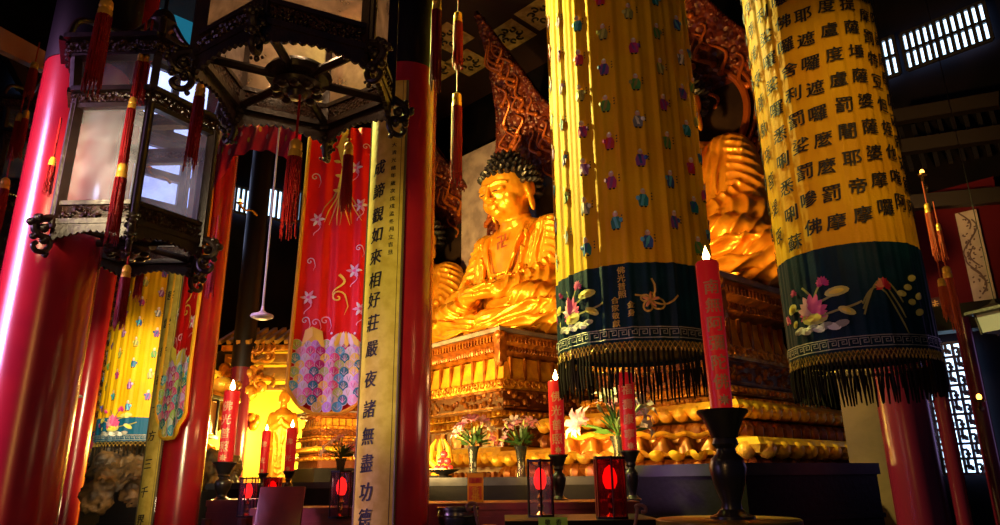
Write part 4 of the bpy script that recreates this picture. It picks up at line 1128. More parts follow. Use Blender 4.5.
solid('offering_altar', 'long black altar carrying the two lily vases below the main buddha', 'altar', rect(a0, a1, 1.0), 0, zt, BLACK_WOOD, SLATE, .09)
# stepped black plinth of the second pedestal, lighter ledge catching daylight
zs = P(735, 466, 6.2).z; p0, p1, p2 = P(640, 476, 7.2), P(748, 466, 6.2), P(880, 479, 7.0)
t_ = (zs-CAMZ)
def atz(px, py, z): a = P(px, py, 1); k = (z-CAMZ)/(a.z-CAMZ); return V((a.x*k, a.y*k, z))
zs = CAMZ+.12
q0, q1, q2 = V((P(600, 470, 7.0).x, 7.0, 0)), V((P(745, 470, 6.0).x, 6.0, 0)), V((P(880, 470, 6.8).x, 6.8, 0))
solid('stepped_altar', 'black altar base with cold-lit ledge behind the big candle stand', 'altar', [(q0.x, q0.y), (q1.x, q1.y), (q2.x, q2.y), (q2.x-.2, 7.35), (q0.x+.1, 7.35)], 0, zs, BLACK_WOOD, SLATE, .1)
# red offering tables in the foreground
z_r = P(480, 503, 5.6).z
table('offering_table', 'red-brown offering table in front of the black altar, middle', rect(P(415, 503, 5.6), P(640, 503, 5.6), .7), z_r, .05, RED_WOOD)
z_f = P(740, 519, 3.5).z
z_l = P(330, 488, 7.4).z
solid('offering_altar', 'black altar left of the middle column carrying vases and candles', 'altar', rect(P(205, 488, 7.4), P(392, 488, 7.4), .8), 0, P(330, 482, 7.4).z, BLACK_WOOD, SLATE, .06)
table('offering_table', 'small red-brown table under the tall left candle', rect(P(206, 502, 6.3), P(246, 502, 6.3), .6), P(225, 500, 6.3).z, .05, RED_WOOD)
table('offering_table', 'low red table with a dark front board between the small glass lamps', rect(P(250, 508, 5.6), P(372, 508, 5.6), .5), P(300, 508, 5.6).z, .05, RED_WOOD)
# slanted prayer kneeler backs
def board(px0, py0, px1, py1, Y, label):
    a, b = P(px0, py1, Y), P(px1, py0, Y); o = thing('book_stand', label, 'stand', ((a.x+b.x)/2, Y, a.z-.6)); w = b.x-a.x; h = b.z-a.z
    mb = MB(); mb.box((0, .06, .6+h/2), (w, .03, h), Matrix.Rotation(R_(-14), 3, 'X').to_4x4(), .008); mb.build('front_board', RED_WOOD, o)
    f = MB(); f.box((0, .18, .3), (w*.8, .2, .6), bev=.01); f.build('base', RED_WOOD, o)
board(252, 486, 302, 535, 5.2, 'slanting dark red book stand in front of the small glass lamp')
# ---------------------------------------------------------------- candles and their holders
URN = mat('black_iron', (.018, .016, .018), .28, coat=.5, bump=.1, bscale=14)
CHG = mat('candle_gilding', (.95, .5, .25), .45)
def holder(x, y, zc_, zb, r, label, plate=False, grp='black candle stands'):
    """zc_ top of cup, zb foot height, r cup radius"""
    H = zc_-zb; o = thing('candle_stand', label, 'candle stand', (x, y, zb), 0, grp)
    ch = min(H*.32, r*1.1)
    MB().lathe([(0, H-ch), (r*.5, H-ch), (r*.62, H-ch*.7), (r*.82, H-ch*.3), (r, H-ch*.12), (r*1.02, H-.01), (r*.97, H), (0, H-.006)], n=32).build('cup', URN, o)
    b = H-ch
    MB().lathe([(0, b*.12), (r*.4, b*.12), (r*.36, b*.2), (r*.6, b*.42), (r*.72, b*.62), (r*.62, b*.74), (r*.4, b*.8), (r*.36, b*.86), (r*.52, b*.92), (r*.44, b), (0, b)], n=32).build('urn_stem', URN, o)
    MB().lathe([(0, 0), (r*.85, 0), (r*.85, b*.03), (r*.6, b*.06), (r*.42, b*.12), (0, b*.12)], n=32).build('foot', URN, o)
    return o
def candle(x, y, z0, z1, r, label, chars='佛光普照', energy=4, lit=True):
    o = thing('candle', label, 'candle', (x, y, z0), 0, 'red candles'); h = z1-z0
    MB().lathe([(0, 0), (r*.92, 0), (r, h*.5), (r*1.02, h-.01), (r*.9, h), (r*.3, h-.012), (0, h-.014)], n=24).build('wax', CANDLE, o)
    ap = Applique(lambda u, v, off: V(((r+off)*sin(u/r), -(r+off)*cos(u/r), v))); ap.m(CHG)
    n = len(chars)
    for i, c in enumerate(chars): ap.text(c, -r*.1, h*(.12+.75*(n-i-.5)/n), min(r*1.3, h*.14), off=.003, bold=.02)
    for k in range(8): ap.petal(r*.0, h*.07, r*.5, r*.2, k*pi/4, .003)
    ap.build('gilt_lettering', o)
    MB().tube([(0, 0, h-.015), (0, 0, h+.012)], .003, 5).build('wick', WICK, o)
    if lit:
        MB().lathe([(0, 0), (r*.25, r*.15), (r*.34, r*.45), (r*.2, r*.9), (0, r*1.5)], (0, 0, h+.004), 12).build('flame', FLAME, o)
        CANDLE_LIGHTS.append((V((x, y, z1+r*.8)), energy))
    return o
CANDLE_LIGHTS = []
def candle_at(px, py0, py1, w, Y, label, hl, foot_py, cup=1.9, chars='佛光普照', e=3, lit=True):
    a, b = P(px, py1, Y), P(px, py0, Y)
    # candle stands upright at the lower pixel
    zz0, zz1 = a.z, b.z; r = w/2/F*Y*.96
    candle(a.x, Y, zz0, zz1, r, label, chars, e, lit)
    holder(a.x, Y, zz0+.01, P(px, foot_py, Y).z, r*cup, hl)
candle_at(722, 262, 412, 24, 3.45, 'tallest red candle, lit, standing before the monk banner hem', 'big black urn-shaped stand under the tallest candle', 519, 2.1, '南無阿彌陀佛', 3)
candle_at(558, 381, 456, 15.5, 5.4, 'lit red candle left of the monk banner fringe', 'black stand under the lit candle left of the banner fringe', 500, 1.3, '佛光普照', 3)
candle_at(630, 373, 452, 16, 5.0, 'unlit red candle whose top hides behind the monk banner fringe', 'black stand under the candle behind the banner fringe', 500, 1.25, '福壽康寧', 0, False)
candle_at(361, 395, 456, 12, 6.4, 'red candle just left of the yellow couplet board', 'thin black stand left of the yellow couplet board', 508, 1.2, '佛光普照', 0, False)
candle_at(225, 391, 463, 15.5, 6.5, 'tall lit red candle before the slender dark column at left', 'black urn stand on the small left table', 500, 1.5, '佛光普照', 3)
candle_at(289, 428, 472, 10.5, 7.0, 'lit red candle left of the pink lily vase', 'thin black stand left of the pink lily vase', 500, 1.2, '佛光', 2)
candle_at(263, 431, 474, 8.5, 7.3, 'lit red candle in front of the golden standing monk', 'thin black stand in front of the golden standing monk', 500, 1.3, '佛光', 2)
# round tray table under the big stand
tz = P(737, 519, 3.45).z; o = thing('round_table', 'dark round table with gilded rim under the big candle stand', 'table', (P(737, 519, 3.45).x-.03, 3.5, 0))
MB().lathe([(0, tz-.05), (.3, tz-.05), (.32, tz-.03), (.32, tz-.004), (0, tz-.002)], n=48).build('tabletop', BLACK_WOOD, o)
MB().lathe([(.322, tz-.034), (.33, tz-.03), (.33, tz-.006), (.322, tz)], n=48).build('rim', mat('old_brass', (.3, .2, .06), .35, .7), o)
MB().lathe([(0, 0), (.22, 0), (.2, .05), (.07, .12), (.06, .6), (.1, tz-.12), (.2, tz-.05), (0, tz-.05)], n=24).build('stem', BLACK_WOOD, o)

# ---------------------------------------------------------------- glass lamps with red glow
REDL = mat('red_bulb', (1, .02, .01), .4, emit=2.2, ecol=(1, .015, .008))
LG = glassmat('lamp_glass', (.75, .6, .9), .07); LGR = glassmat('red_lamp_glass', (.5, .07, .1), .1)
BRASS = mat('brass', (.7, .42, .1), .25, .9)
def glass_lamp(px, py0, py1, w, Y, label, g, bw=None):
    a, b = P(px, py1, Y), P(px, py0, Y); r = w/2/F*Y; h = b.z-a.z
    o = thing('glass_lamp', label, 'lamp', (a.x, Y, a.z), R_(30), 'small glass altar lamps')
    for k in range(6):
        p = MB(); p.bar(hexp(r, k, 0), hexp(r, k, h), r*.1, r*.1); p.build('corner_post', RED_WOOD if g is LGR else DARK_LAC, o)
        q = MB(); A_, B_ = hexp(r*.97, k, h*.05), hexp(r*.97, k+1, h*.05); u = V((0, 0, h*.9)); q.add([A_, B_, B_+u, A_+u], [(0, 1, 2, 3)]); q.build('glass_pane', g, o, smooth=False)
    t = MB()
    for z in (.02, .97):
        t.lathe([(0, h*z-h*.02), (r*1.08, h*z-h*.02), (r*1.08, h*z+h*.02), (0, h*z+h*.02)], n=6)
    t.build('frame_cap', DARK_LAC, o, smooth=False)
    MB().lathe([(0, .03*h), (r*.4, .04*h), (r*.15, .1*h), (r*.25, .18*h), (r*.12, .25*h), (r*.28, .33*h), (r*.12, .4*h), (r*.2, .47*h), (0, .5*h)], n=14).build('brass_stem', BRASS, o)
    MB().lathe([(0, .46*h), (r*.3, .48*h), (r*.46, .58*h), (r*.46, .68*h), (r*.3, .8*h), (0, .86*h)], n=16).build('red_shade', REDL, o)
    CANDLE_LIGHTS.append((V((a.x, Y, a.z+h*.9)), -.12))
glass_lamp(541, 459, 517, 26, 4.6, 'violet-tinted glass lamp glowing red under the left lit candle', LG)
glass_lamp(612, 456, 519, 30, 4.3, 'dark red glass lamp on brass stem left of the big candle stand', LGR)
glass_lamp(246, 477, 517, 17, 6.0, 'leftmost small glass lamp on the left tables', LG)
glass_lamp(271, 477, 503, 17, 6.2, 'glass lamp directly behind the slanting book stand', LGR)
glass_lamp(340, 470, 518, 21, 5.6, 'tall narrow glass lamp with red light beside the couplet board', LG)

# ---------------------------------------------------------------- lilies in vases
STEM = mat('lily_leaf', (.03, .09, .015), .5); STEM2 = mat('lily_bud', (.45, .55, .15), .5)
PETP = mat('lily_pink', (.85, .25, .42), .5, col2=(.9, .6, .65), nscale=20); PETW = mat('lily_white', (.85, .75, .65), .5)
VGL = glassmat('vase_glass', (.5, .55, .55), .06, .08, .25)
def bloom(mb, c, d, s):
    d = V(d).normalized(); a = d.cross(V((0, 0, 1))); a = a.normalized() if a.length > .01 else V((1, 0, 0)); b = d.cross(a)
    for k in range(6):
        q = k*pi/3; e = a*cos(q)+b*sin(q); sd = d.cross(e)
        l = [c, c+d*s*.35+e*s*.2, c+d*s*.55+e*s*.6, c+d*s*.4+e*s*.95]; w = [.04, .2, .18, .02]
        vs = []; 
        for p, ww in zip(l, w): vs += [p-sd*s*ww, p+d*s*.03, p+sd*s*ww]
        mb.add(vs, [(3*i+j, 3*i+j+1, 3*i+j+4, 3*i+j+3) for i in range(3) for j in range(2)])
def flowers(px, py, Y, w, label, vlabel, vase_h, vr, seed, pink=.7, base=None, yellow=False):
    """py = vase mouth row"""
    rnd = random.Random(seed); m = P(px, py, Y); zb = m.z-vase_h
    v = thing('flower_vase', vlabel, 'vase', (m.x, Y, zb), 0, 'flower vases on the altars')
    MB().lathe([(0, 0), (vr*.7, 0), (vr*.62, vase_h*.1), (vr*.55, vase_h*.3), (vr*.62, vase_h*.6), (vr*.8, vase_h*.85), (vr*1.05, vase_h), (vr*.95, vase_h), (vr*.7, vase_h*.85), (vr*.5, vase_h*.5)], n=20).build('vessel', VGL, v)
    MB().lathe([(0, .0), (vr*.75, 0), (vr*.75, .012), (0, .014)], n=20).build('foot', URN, v)
    o = thing('lily_bouquet', label, 'flowers', (m.x, Y, m.z), 0, 'lily bouquets'); R = w/2/F*Y
    n = 13
    for i in range(n):
        a = 2*pi*i/n+rnd.uniform(-.2, .2); el = rnd.uniform(.25, 1.35); r = R*rnd.uniform(.75, 1.05)
        d = V((cos(a)*cos(el), sin(a)*cos(el)*.7, sin(el)*1.05)); tip = d*r
        st = MB(); st.tube([V((0, 0, -vase_h*.6)), V((0, 0, 0)), d*r*.5+V((0, 0, .02)), tip], R*.022, 5); st.build('stem', STEM, o)
        if i < 7:
            q = MB(); bloom(q, tip, d+V((0, -.7, 0)), R*.5); q.build('bloom', PETP if rnd.random() < pink else PETW, o)
        else:
            q = MB(); q.ell(tip, (R*.05, R*.05, R*.15), 8, 6, d.to_track_quat('Z', 'Y').to_matrix().to_4x4()); q.build('bud', STEM2, o)
    lf = MB()
    for i in range(46):
        a = rnd.uniform(0, 2*pi); el = rnd.uniform(.1, 1.3); r = R*rnd.uniform(.5, 1.0); d = V((cos(a)*cos(el), sin(a)*cos(el)*.7, sin(el)))
        s0 = d*r*.35; s1 = d*r; sd = d.cross(V((.3, .2, 1))).normalized()*R*.07; mid = (s0+s1)/2+V((0, 0, R*.06))
        lf.add([s0, mid-sd, s1, mid+sd], [(0, 1, 2, 3)])
    lf.build('foliage', STEM, o); return o
flowers(473, 446, 8.4, 44, 'pink lily bouquet left of centre below the main pedestal', 'clear tall vase of the left centre bouquet', .36, .075, 1)
flowers(521, 446, 8.4, 46, 'lily bouquet with mostly green buds right of the other centre vase', 'ribbed clear vase of the right centre bouquet', .36, .08, 2, .5)
flowers(618, 436, 6.6, 76, 'largest yellow and pink lily bouquet behind the fringe of the monk banner', 'vase hidden behind the unlit candle, holding the largest bouquet', .3, .08, 3, .6)
flowers(341, 458, 7.6, 34, 'small pink and white lily bouquet under the phoenix banner', 'dark vase of the small bouquet under the phoenix banner', .27, .06, 4, .6)
# ---------------------------------------------------------------- small offerings
def thing_mesh(name, mb, m, label, cat, group=None, loc=None): o = mb.build(name, m, None, loc=loc); return tag(o, label, cat, group)
a = P(475, 501, 5.7); h_ = P(475, 473, 5.7).z-z_r; bx = thing('incense_box', 'upright yellow and orange incense packet with red characters on the red table', 'box', (a.x, 5.8, z_r))
MB().box((0, 0, h_/2), (.125, .05, h_), bev=.004).build('box', mat('packet_yellow', (1, .5, .01), .5), bx)
ap = Applique(lambda u, v, off: V((u, -.025-off, v))); ap.m(mat('packet_orange', (.7, .12, .02), .5)); ap.poly([(-.05, .02), (.05, .02), (.05, h_*.55), (-.05, h_*.55)], .001); ap.poly([(-.05, h_*.65), (.05, h_*.65), (.05, h_*.85), (-.05, h_*.85)], .001)
ap.m(YTRIM); ap.text('香', 0, h_*.4, .06, off=.005); ap.text('佛', 0, h_*.18, .06, off=.005); ap.m(CRIM); ap.text('上香', 0, h_*.75, .07, off=.006); ap.build('printed_panel', bx)
ob = thing('offering_bowl', 'dark dish holding a pile of red fruit at the left end of the black altar', 'dish', (P(443, 472, 8.35).x, 8.45, zt))
MB().lathe([(0, 0), (.07, 0), (.05, .03), (.13, .06), (.19, .09), (.17, .09), (.1, .065), (0, .06)], n=28).build('bowl', BLACK_WOOD, ob)
MB().lathe([(.172, .088), (.195, .09), (.195, .096), (.172, .096)], n=28).build('rim', BRASS, ob)
FR = mat('red_fruit', (.75, .03, .04), .25, coat=.3); k = 0
words_ = ['front left', 'front right', 'front centre', 'rear left', 'rear right', 'upper left', 'upper right', 'topmost']
for (dx, dy, dz) in ((-.07, -.03, .1), (.07, -.03, .1), (0, -.07, .1), (-.05, .06, .1), (.06, .06, .1), (-.035, 0, .185), (.04, 0, .185), (0, .01, .262)):
    f = thing('red_fruit', 'round red fruit lying %s in the pile on the altar dish' % words_[k], 'fruit', (ob.location.x+dx, ob.location.y+dy, zt+dz), 0, 'red fruit pile')
    MB().ell((0, 0, 0), (.045, .045, .041), 14, 10).build('flesh', FR, f); MB().tube([(0, 0, .035), (.006, 0, .055)], .004, 5).build('stalk', WICK, f); k += 1
gm = thing('gilded_ornament', 'small gold flame ornament on the altar behind the red fruit', 'ornament', (P(440, 460, 8.8).x, 8.8, zt))
q = MB(); q.lathe([(0, 0), (.12, 0), (.1, .05), (.05, .1), (.04, .2), (0, .22)], n=16)
for s in (-1, 0, 1): q.tube([(0, 0, .1), (s*.12, 0, .2), (s*.1, 0, .35), (s*.05, 0, .45)], [.05, .05, .035, .01], 8)
q.build('flame_scroll', GOLDB, gm)
MB().lathe([(0, -.02), (.15, -.02), (.14, .01), (0, .01)], (0, 0, .02), n=16).build('base', BLACK_WOOD, gm)
# pot of dark brass
po = P(458, 507, 4.6); pz = P(458, 532, 4.6).z; hp = po.z-pz; pot = thing('metal_pot', 'dark shiny round metal pot at the lower edge beside the middle column', 'pot', (po.x, 4.6, pz))
MB().lathe([(0, 0), (.09, 0), (.118, hp*.3), (.125, hp*.8), (.12, hp*.86), (.132, hp*.9), (.132, hp), (.12, hp), (.11, hp*.8), (0, hp*.5)], n=36).build('vessel', mat('dark_steel', (.1, .1, .11), .25, .8), pot)
MB().lathe([(.127, hp*.62), (.131, hp*.65), (.127, hp*.68)], n=36).build('band', mat('dark_steel', (.1, .1, .11), .25, .8), pot)
st_ = thing('side_stand', 'low dark stand holding the metal pot', 'stand', (po.x, 4.6, 0)); MB().lathe([(0, 0), (.2, 0), (.18, .05), (.06, .1), (.06, pz-.15), (.15, pz-.04), (.16, pz-.002), (0, pz-.002)], n=24).build('column', BLACK_WOOD, st_); MB().lathe([(.15, pz-.05), (.17, pz-.04), (.17, pz-.01), (.15, pz-.005)], n=24).build('rim', BRASS, st_)
# carved scroll chair finials
SCR = mat('carved_pink_wood', (.2, .08, .08), .4, bump=.5, bscale=60)
def scroll(px, py, Y, s, flip, label):
    a = P(px, py, Y); k = s/F*Y; zb = P(px, 545, Y).z; o = thing('chair_back', label, 'chair', (a.x, Y, zb)); H = a.z-zb
    pts = [(-flip*k*.2, H-k*.35), (-flip*k*.28, H-k*.1), (0, H), (flip*k*.3, H-k*.12), (flip*k*.3, H-k*.4), (flip*k*.05, H-k*.4)]
    mb = MB(); mb.tube(curve([(-flip*k*.9, 0, 0), (-flip*k*.5, 0, H*.35)]+[(x, 0, z) for x, z in pts], 8), k*.11, 8); mb.build('scroll_arm', SCR, o)
    mb = MB(); mb.box((-flip*k*1.1, .1, H*.2), (k*1.2, .04, H*.5), bev=.01); mb.build('splat', RED_WOOD, o)
scroll(640, 505, 3.6, 15, 1, 'carved pinkish scroll end of a chair right of the red glass lamp')
scroll(472, 503, 3.8, 14, -1, 'carved scroll end of a chair in front of the metal pot')
# small green card
gc = P(553, 523, 4.1); c_ = thing('green_card', 'bright green card on the lower picture edge under the violet lamp', 'card', (gc.x, 4.1, gc.z-.02))
MB().box((0, 0, .02), (.16, .004, .06), Matrix.Rotation(R_(-10), 4, 'X')).build('card', mat('card_green', (.35, .75, .08), .5), c_)
ap = Applique(lambda u, v, off: V((u, -.006-off, v))); ap.m(INK); ap.text('敬', -.03, .025, .03); ap.text('香', .03, .025, .03); ap.build('lettering', c_)
# front ledge that carries lamps and card at the picture's lower edge
table('offering_table', 'dark front table along the lower edge carrying the glass lamps', rect(P(505, 521, 4.15), P(662, 521, 4.15), .75), P(580, 519, 4.3).z, .04, BLACK_WOOD)
# draped yellow embroidered altar cloth frames under big bouquet: gilded wave board
gb = thing('altar_frontal', 'gold wavy embroidered altar front board below the big bouquet', 'altar front', (P(640, 455, 7.2).x, 7.3, zs if False else P(640, 454, 7.2).z))
mb = MB(); W_ = 1.5; mb.grid(lambda s, t: V((-W_/2+W_*s, -.05*sin(s*40)-.12*(1-t), .17*t+.035*abs(sin(s*pi*9))*(1-t))), 90, 8); mb.build('wavy_front', AMBER, gb)
mb = MB(); mb.tube([(-W_/2+W_*i/40, -.04, .18+.015*sin(i)) for i in range(41)], .03, 8); mb.build('top_roll', GOLDC, gb)

# ================================================================ left alcove
YW = mat('yellow_wall', (.85, .5, .03), .7, col2=(.75, .4, .02), nscale=2)
p0, p1 = P(196, 480, 13.4), P(312, 480, 13.4); zt_ = P(250, 352, 13.4).z
plane_box([V((p0.x, 13.4, 0)), V((p1.x, 13.4, 0)), V((p1.x, 13.4, zt_)), V((p0.x, 13.4, zt_))], 'wall_alcove', YW, -.15)
OCH = mat('ochre_lintel', (.4, .2, .03), .5, col2=(.25, .11, .02), nscale=5, bump=.2, bscale=10)
lz = P(280, 340, 12.8).z
sh = thing('shrine_lintel', 'carved ochre shrine lintel with a row of rafter ends above the golden standing monk', 'lintel', (P(280, 390, 12.8).x, 12.8, P(280, 388, 12.8).z))
z_0 = sh.location.z; mb = MB(); mb.box((0, 0, .25), (1.9, .25, .22), bev=.01); mb.box((0, -.02, .52), (2.0, .3, .16), bev=.01); mb.box((0, 0, .0), (1.8, .2, .1), bev=.01); mb.build('beam', OCH, sh)
mb = MB()
for k in range(12): mb.bar(V((-1+.17*k, -.5, .75)), V((-1+.17*k+.05, .3, 1.15)), .07, .07)
mb.build('rafter_row', OCH, sh)
mb = MB(); mb.box((0, -.2, .7), (2.1, .1, .1), bev=.01); mb.build('eave_board', GOLDC, sh)
rnd = random.Random(5)
for (px, py) in ((255, 352), (254, 378)):
    a = P(px, py, 12.5); o = thing('gilded_bracket', 'gold leaf-scroll bracket on the shrine post, %s one' % ('upper' if py < 360 else 'lower'), 'bracket', a, 0, 'gold shrine brackets')
    for nm, sg in (('leaf_scroll', 1), ('leaf_scroll', -1)):
        mb = MB()
        for k in range(5): q = rnd.uniform(0, 6); mb.tube([V((.1*k-.15+.12*cos(q+t), -.05, sg*.08+.1*sin(q+t))) for t in [i*.5 for i in range(7)]], [.05-.006*i for i in range(7)], 7)
        mb.build(nm, GOLDC, o)
# dragon post: gold twisting shape left of the yellow wall
def dragon(px, py0, py1, Y, label, seed, w=.5):
    rnd = random.Random(seed); a, b = P(px, py1, Y), P(px, py0, Y); H = b.z-a.z; o = thing('gilded_dragon', label, 'carving', (a.x, Y, a.z), 0, 'gold dragon carvings in the alcove')
    pts = curve([(w*.4*sin(i*1.7+seed), .1*cos(i*2.1), H*i/7) for i in range(8)], 8); n = len(pts)
    MB().tube(pts, [.1+.05*sin(pi*i/n) for i in range(n)], 10).build('body', GOLDC, o)
    h = MB(); t = pts[-1]; h.ell(t, (.16, .16, .12), 12, 8); h.ell(t+V((.14, -.06, -.03)), (.13, .08, .06), 10, 6)
    for s in (-1, 1): h.tube([t+V((0, s*.05, .08)), t+V((-.1, s*.08, .2)), t+V((-.22, s*.1, .24))], [.03, .02, .008], 6)
    h.build('head', GOLDB, o)
    c = MB()
    for k in range(26): p = pts[int(n*rnd.random())]; c.ell(p+V((rnd.uniform(-.25, .25), rnd.uniform(-.1, .1), rnd.uniform(-.12, .12))), (rnd.uniform(.05, .13),)*3, 8, 5)
    c.build('cloud_clump', GOLDC, o); return o
dragon(232, 372, 420, 12.6, 'gold curling carving at the left of the yellow alcove wall', 1, .7)
dragon(207, 385, 425, 11.0, 'gold foliage carving left of the slender dark column', 2, .5)
pz_ = copy_tree([x for x in COL.objects if x.name == 'lotus_pedestal'][0], (P(335, 445, 10.4).x, 10.4, P(335, 486, 10.4).z-.0), R_(35), 'small brown and gold tiered stand under the tip of the phoenix banner')
pz_.scale = (.3, .3, (P(335, 412, 10.2).z-P(335, 486, 10.4).z)/z1)
# golden standing monk with joined hands
def monk_statue(loc, s, rz, label):
    mb = MB()
    mb.lathe([(0, 0), (.3, 0), (.34, .1), (.3, .5), (.27, .95), (.3, 1.2), (.33, 1.38), (.2, 1.5), (.1, 1.54), (.1, 1.62)], (0, 0, 0), 24)
    mb.ell((0, -.02, 1.76), (.13, .15, .175), 20, 14); mb.ell((0, -.16, 1.74), (.03, .04, .035), 8, 6); mb.ell((0, -.12, 1.64), (.06, .05, .035), 8, 6)
    for q in (-1, 1):
        mb.ell((q*.135, 0, 1.74), (.025, .05, .08), 8, 6); mb.ell((q*.055, -.125, 1.79), (.035, .03, .018), 8, 6)
        cap(mb, (q*.3, 0, 1.36), (q*.38, -.1, 1.05), .1, .1); cap(mb, (q*.38, -.12, 1.04), (q*.05, -.34, 1.22), .095, .06)
        mb.ell((q*.3, -.18, .9), (.09, .12, .26), 10, 8)
        for k in range(4): mb.tube([V((q*.022, -.36-.012*k, 1.22+.015*k)), V((q*.018, -.38-.012*k, 1.36-.012*k))], [.02, .013], 6)
        mb.tube([V((q*.03, -.32, 1.25)), V((q*.025, -.33, 1.32))], .016, 6)
        mb.ell((q*.035, -.35, 1.24), (.03, .05, .06), 8, 6)
        for k in range(5): mb.tube(curve([(q*(.28-.04*k), -.1-.02*k, 1.3-.02*k), (q*(.16-.02*k), -.3, .9-.05*k), (q*(.2-.03*k), -.3, .1)], 6), .02, 6)
    for k in range(6): mb.tube(curve([(-.3, -.12, .95-.1*k), (0, -.36, .8-.12*k), (.3, -.12, .95-.1*k)], 6), .018, 6)
    me = remesh(mb, .017, 2, .5, 'monk_body'); me.materials.clear(); me.materials.append(GOLD)
    o = thing('monk_statue', label, 'statue', loc, rz, 'golden disciple statues'); o.scale = (s*.75, s*.75, s); link('body', me, o)
    MB().lathe([(0, 1.87), (.05, 1.88), (.075, 1.92), (.05, 1.96), (0, 1.97)], n=14).build('topknot', GOLDB, o)
    MB().lathe([(0, -.12), (.4, -.12), (.42, -.06), (.36, 0), (0, 0)], n=24).build('base', BLACK_WOOD, o)
    return o
gz0 = P(279, 484, 9.9).z; gz1 = P(279, 388, 9.9).z; s = (gz1-gz0)/1.97
ms = monk_statue((P(281, 440, 9.9).x, 9.9, gz0), s, R_(12), 'golden standing monk statue with joined hands before the yellow wall')
ms2 = copy_tree(ms, (P(205, 440, 11.4).x, 11.4, P(205, 500, 11.4).z), R_(30), 'golden figure in shadow between the leaning tan board and the tall left candle', sc=(s*.7, s*.7, s*.85))
solid('statue_bench', 'long dark bench carrying the golden monks in the alcove', 'bench', rect(P(100, 487, 9.5), P(318, 487, 9.5), 2.4), 0, gz0-.12*s, BLACK_WOOD)
# shrine case and rock clutter behind the distant banners
cs_ = P(195, 440, 10.2); o = thing('glass_shrine', 'small amber-lit glass case beside the edge-on red banner', 'shrine', (cs_.x, 10.2, P(195, 437, 10.2).z))
hc_ = P(195, 398, 10.2).z-o.location.z; MB().box((0, 0, hc_/2), (.4, .3, hc_*.8), bev=.01).build('case', mat('amber_glass', (.5, .22, .06), .2), o)
mb = MB()
for x in (-.21, .21): 
    for y in (-.16, .16): mb.box((x, y, hc_/2), (.04, .04, hc_))
mb.box((0, 0, hc_), (.55, .45, .06), bev=.01); mb.box((0, 0, 0), (.5, .4, .06), bev=.01); mb.build('frame', ROSEWOOD, o)
ROCK = mat('gilt_rock', (.16, .09, .03), .6, col2=(.03, .02, .015), nscale=5, bump=1.2, bscale=5)
for i, (px, py, w_, Y) in enumerate(((105, 500, .55, 9.6), (130, 485, .6, 10), (160, 498, .5, 9.8), (120, 470, .45, 10.5), (148, 455, .4, 10.8), (215, 480, .35, 10.5), (180, 470, .4, 10.6))):
    a = P(px, py, Y); rnd = random.Random(i); me = MB()
    for k in range(9): me.ell((rnd.uniform(-w_*.5, w_*.5), rnd.uniform(-.2, .2), rnd.uniform(-w_*.2, w_*.5)), (rnd.uniform(.12, .28),)*3, 8, 6)
    m_ = remesh(me, .03, 1, .4, 'rock')
    for v_ in m_.vertices:
        nn = noise.fractal(v_.co*7+V((i, 0, 0)), 1., 2., 4)+.5*noise.fractal(v_.co*19, 1., 2., 3); v_.co += v_.normal*nn*.07
    m_.update(); m_.materials.clear(); m_.materials.append(ROCK); r_ = link('grotto_rock', m_, None, a)
    where = ['lowest at the left between the red columns', 'central in the pile under the monk banner', 'low beside the leaning tan board', 'upper left under the sutra banner', 'topmost under the far banner fringe', 'right of the edge-on red banner column', 'half behind the red column'][i]
    tag(r_, 'lumpy gilded grotto rock, %s' % where, 'carving', 'gilded grotto rocks')

# ================================================================ right-hand wall things
sc_a = hall(955, 214, 15.7); sc_b = hall(972, 306, 15.7); wtop = hall(976, 208, 15.7); d = V((.707, -.707, 0)); Ls = (wtop-sc_a); wS = Ls.dot(d); hS = sc_a.z-sc_b.z
o = thing('hanging_scroll', 'pale hanging scroll painting with dark branches on the right wall', 'scroll', sc_a-V((0, 0, hS)), R_(-45))
MB().box((wS/2, 0, hS/2), (wS, .015, hS)).build('paper', mat('scroll_paper', (.55, .5, .5), .6, col2=(.42, .38, .4), nscale=6), o)
ap = Applique(lambda u, v, off: V((u, -.01-off, v))); rnd = random.Random(9); ap.m(mat('ink_grey', (.12, .08, .1), .6))
for k in range(8): x, y = wS*rnd.uniform(.3, .6), hS*(.1+.1*k); ap.ribbon([(x+.05*sin(t*3+k)*1.5, y+hS*.2*t) for t in [i/8 for i in range(9)]], .02, .003)
for k in range(60): ap.oval(wS*rnd.uniform(.15, .85), hS*rnd.uniform(.06, .92), .018, .012, rnd.uniform(0, 3), .004, 6)
ap.build('ink_painting', o)
MB().tube([(-.05, 0, 0), (wS+.05, 0, 0)], .03, 10).build('roller', DARK_LAC, o)
# small wall plaque of gold characters
a = hall(926, 312, 15.6); o = thing('wall_plaque', 'dark plaque with faint gold characters beside the banner hem at right', 'plaque', a, R_(-45)); MB().box((0, 0, 0), (.5, .03, .36), bev=.01).build('board', mat('plaque_dark', (.05, .01, .015), .4), o)
ap = Applique(lambda u, v, off: V((u, -.02-off, v))); ap.m(GOLDT)
for i, c in enumerate('佛法無邊'): ap.text(c, (-.12, .12)[i % 2], (.08, -.08)[i//2], .12)
ap.build('gold_lettering', o)
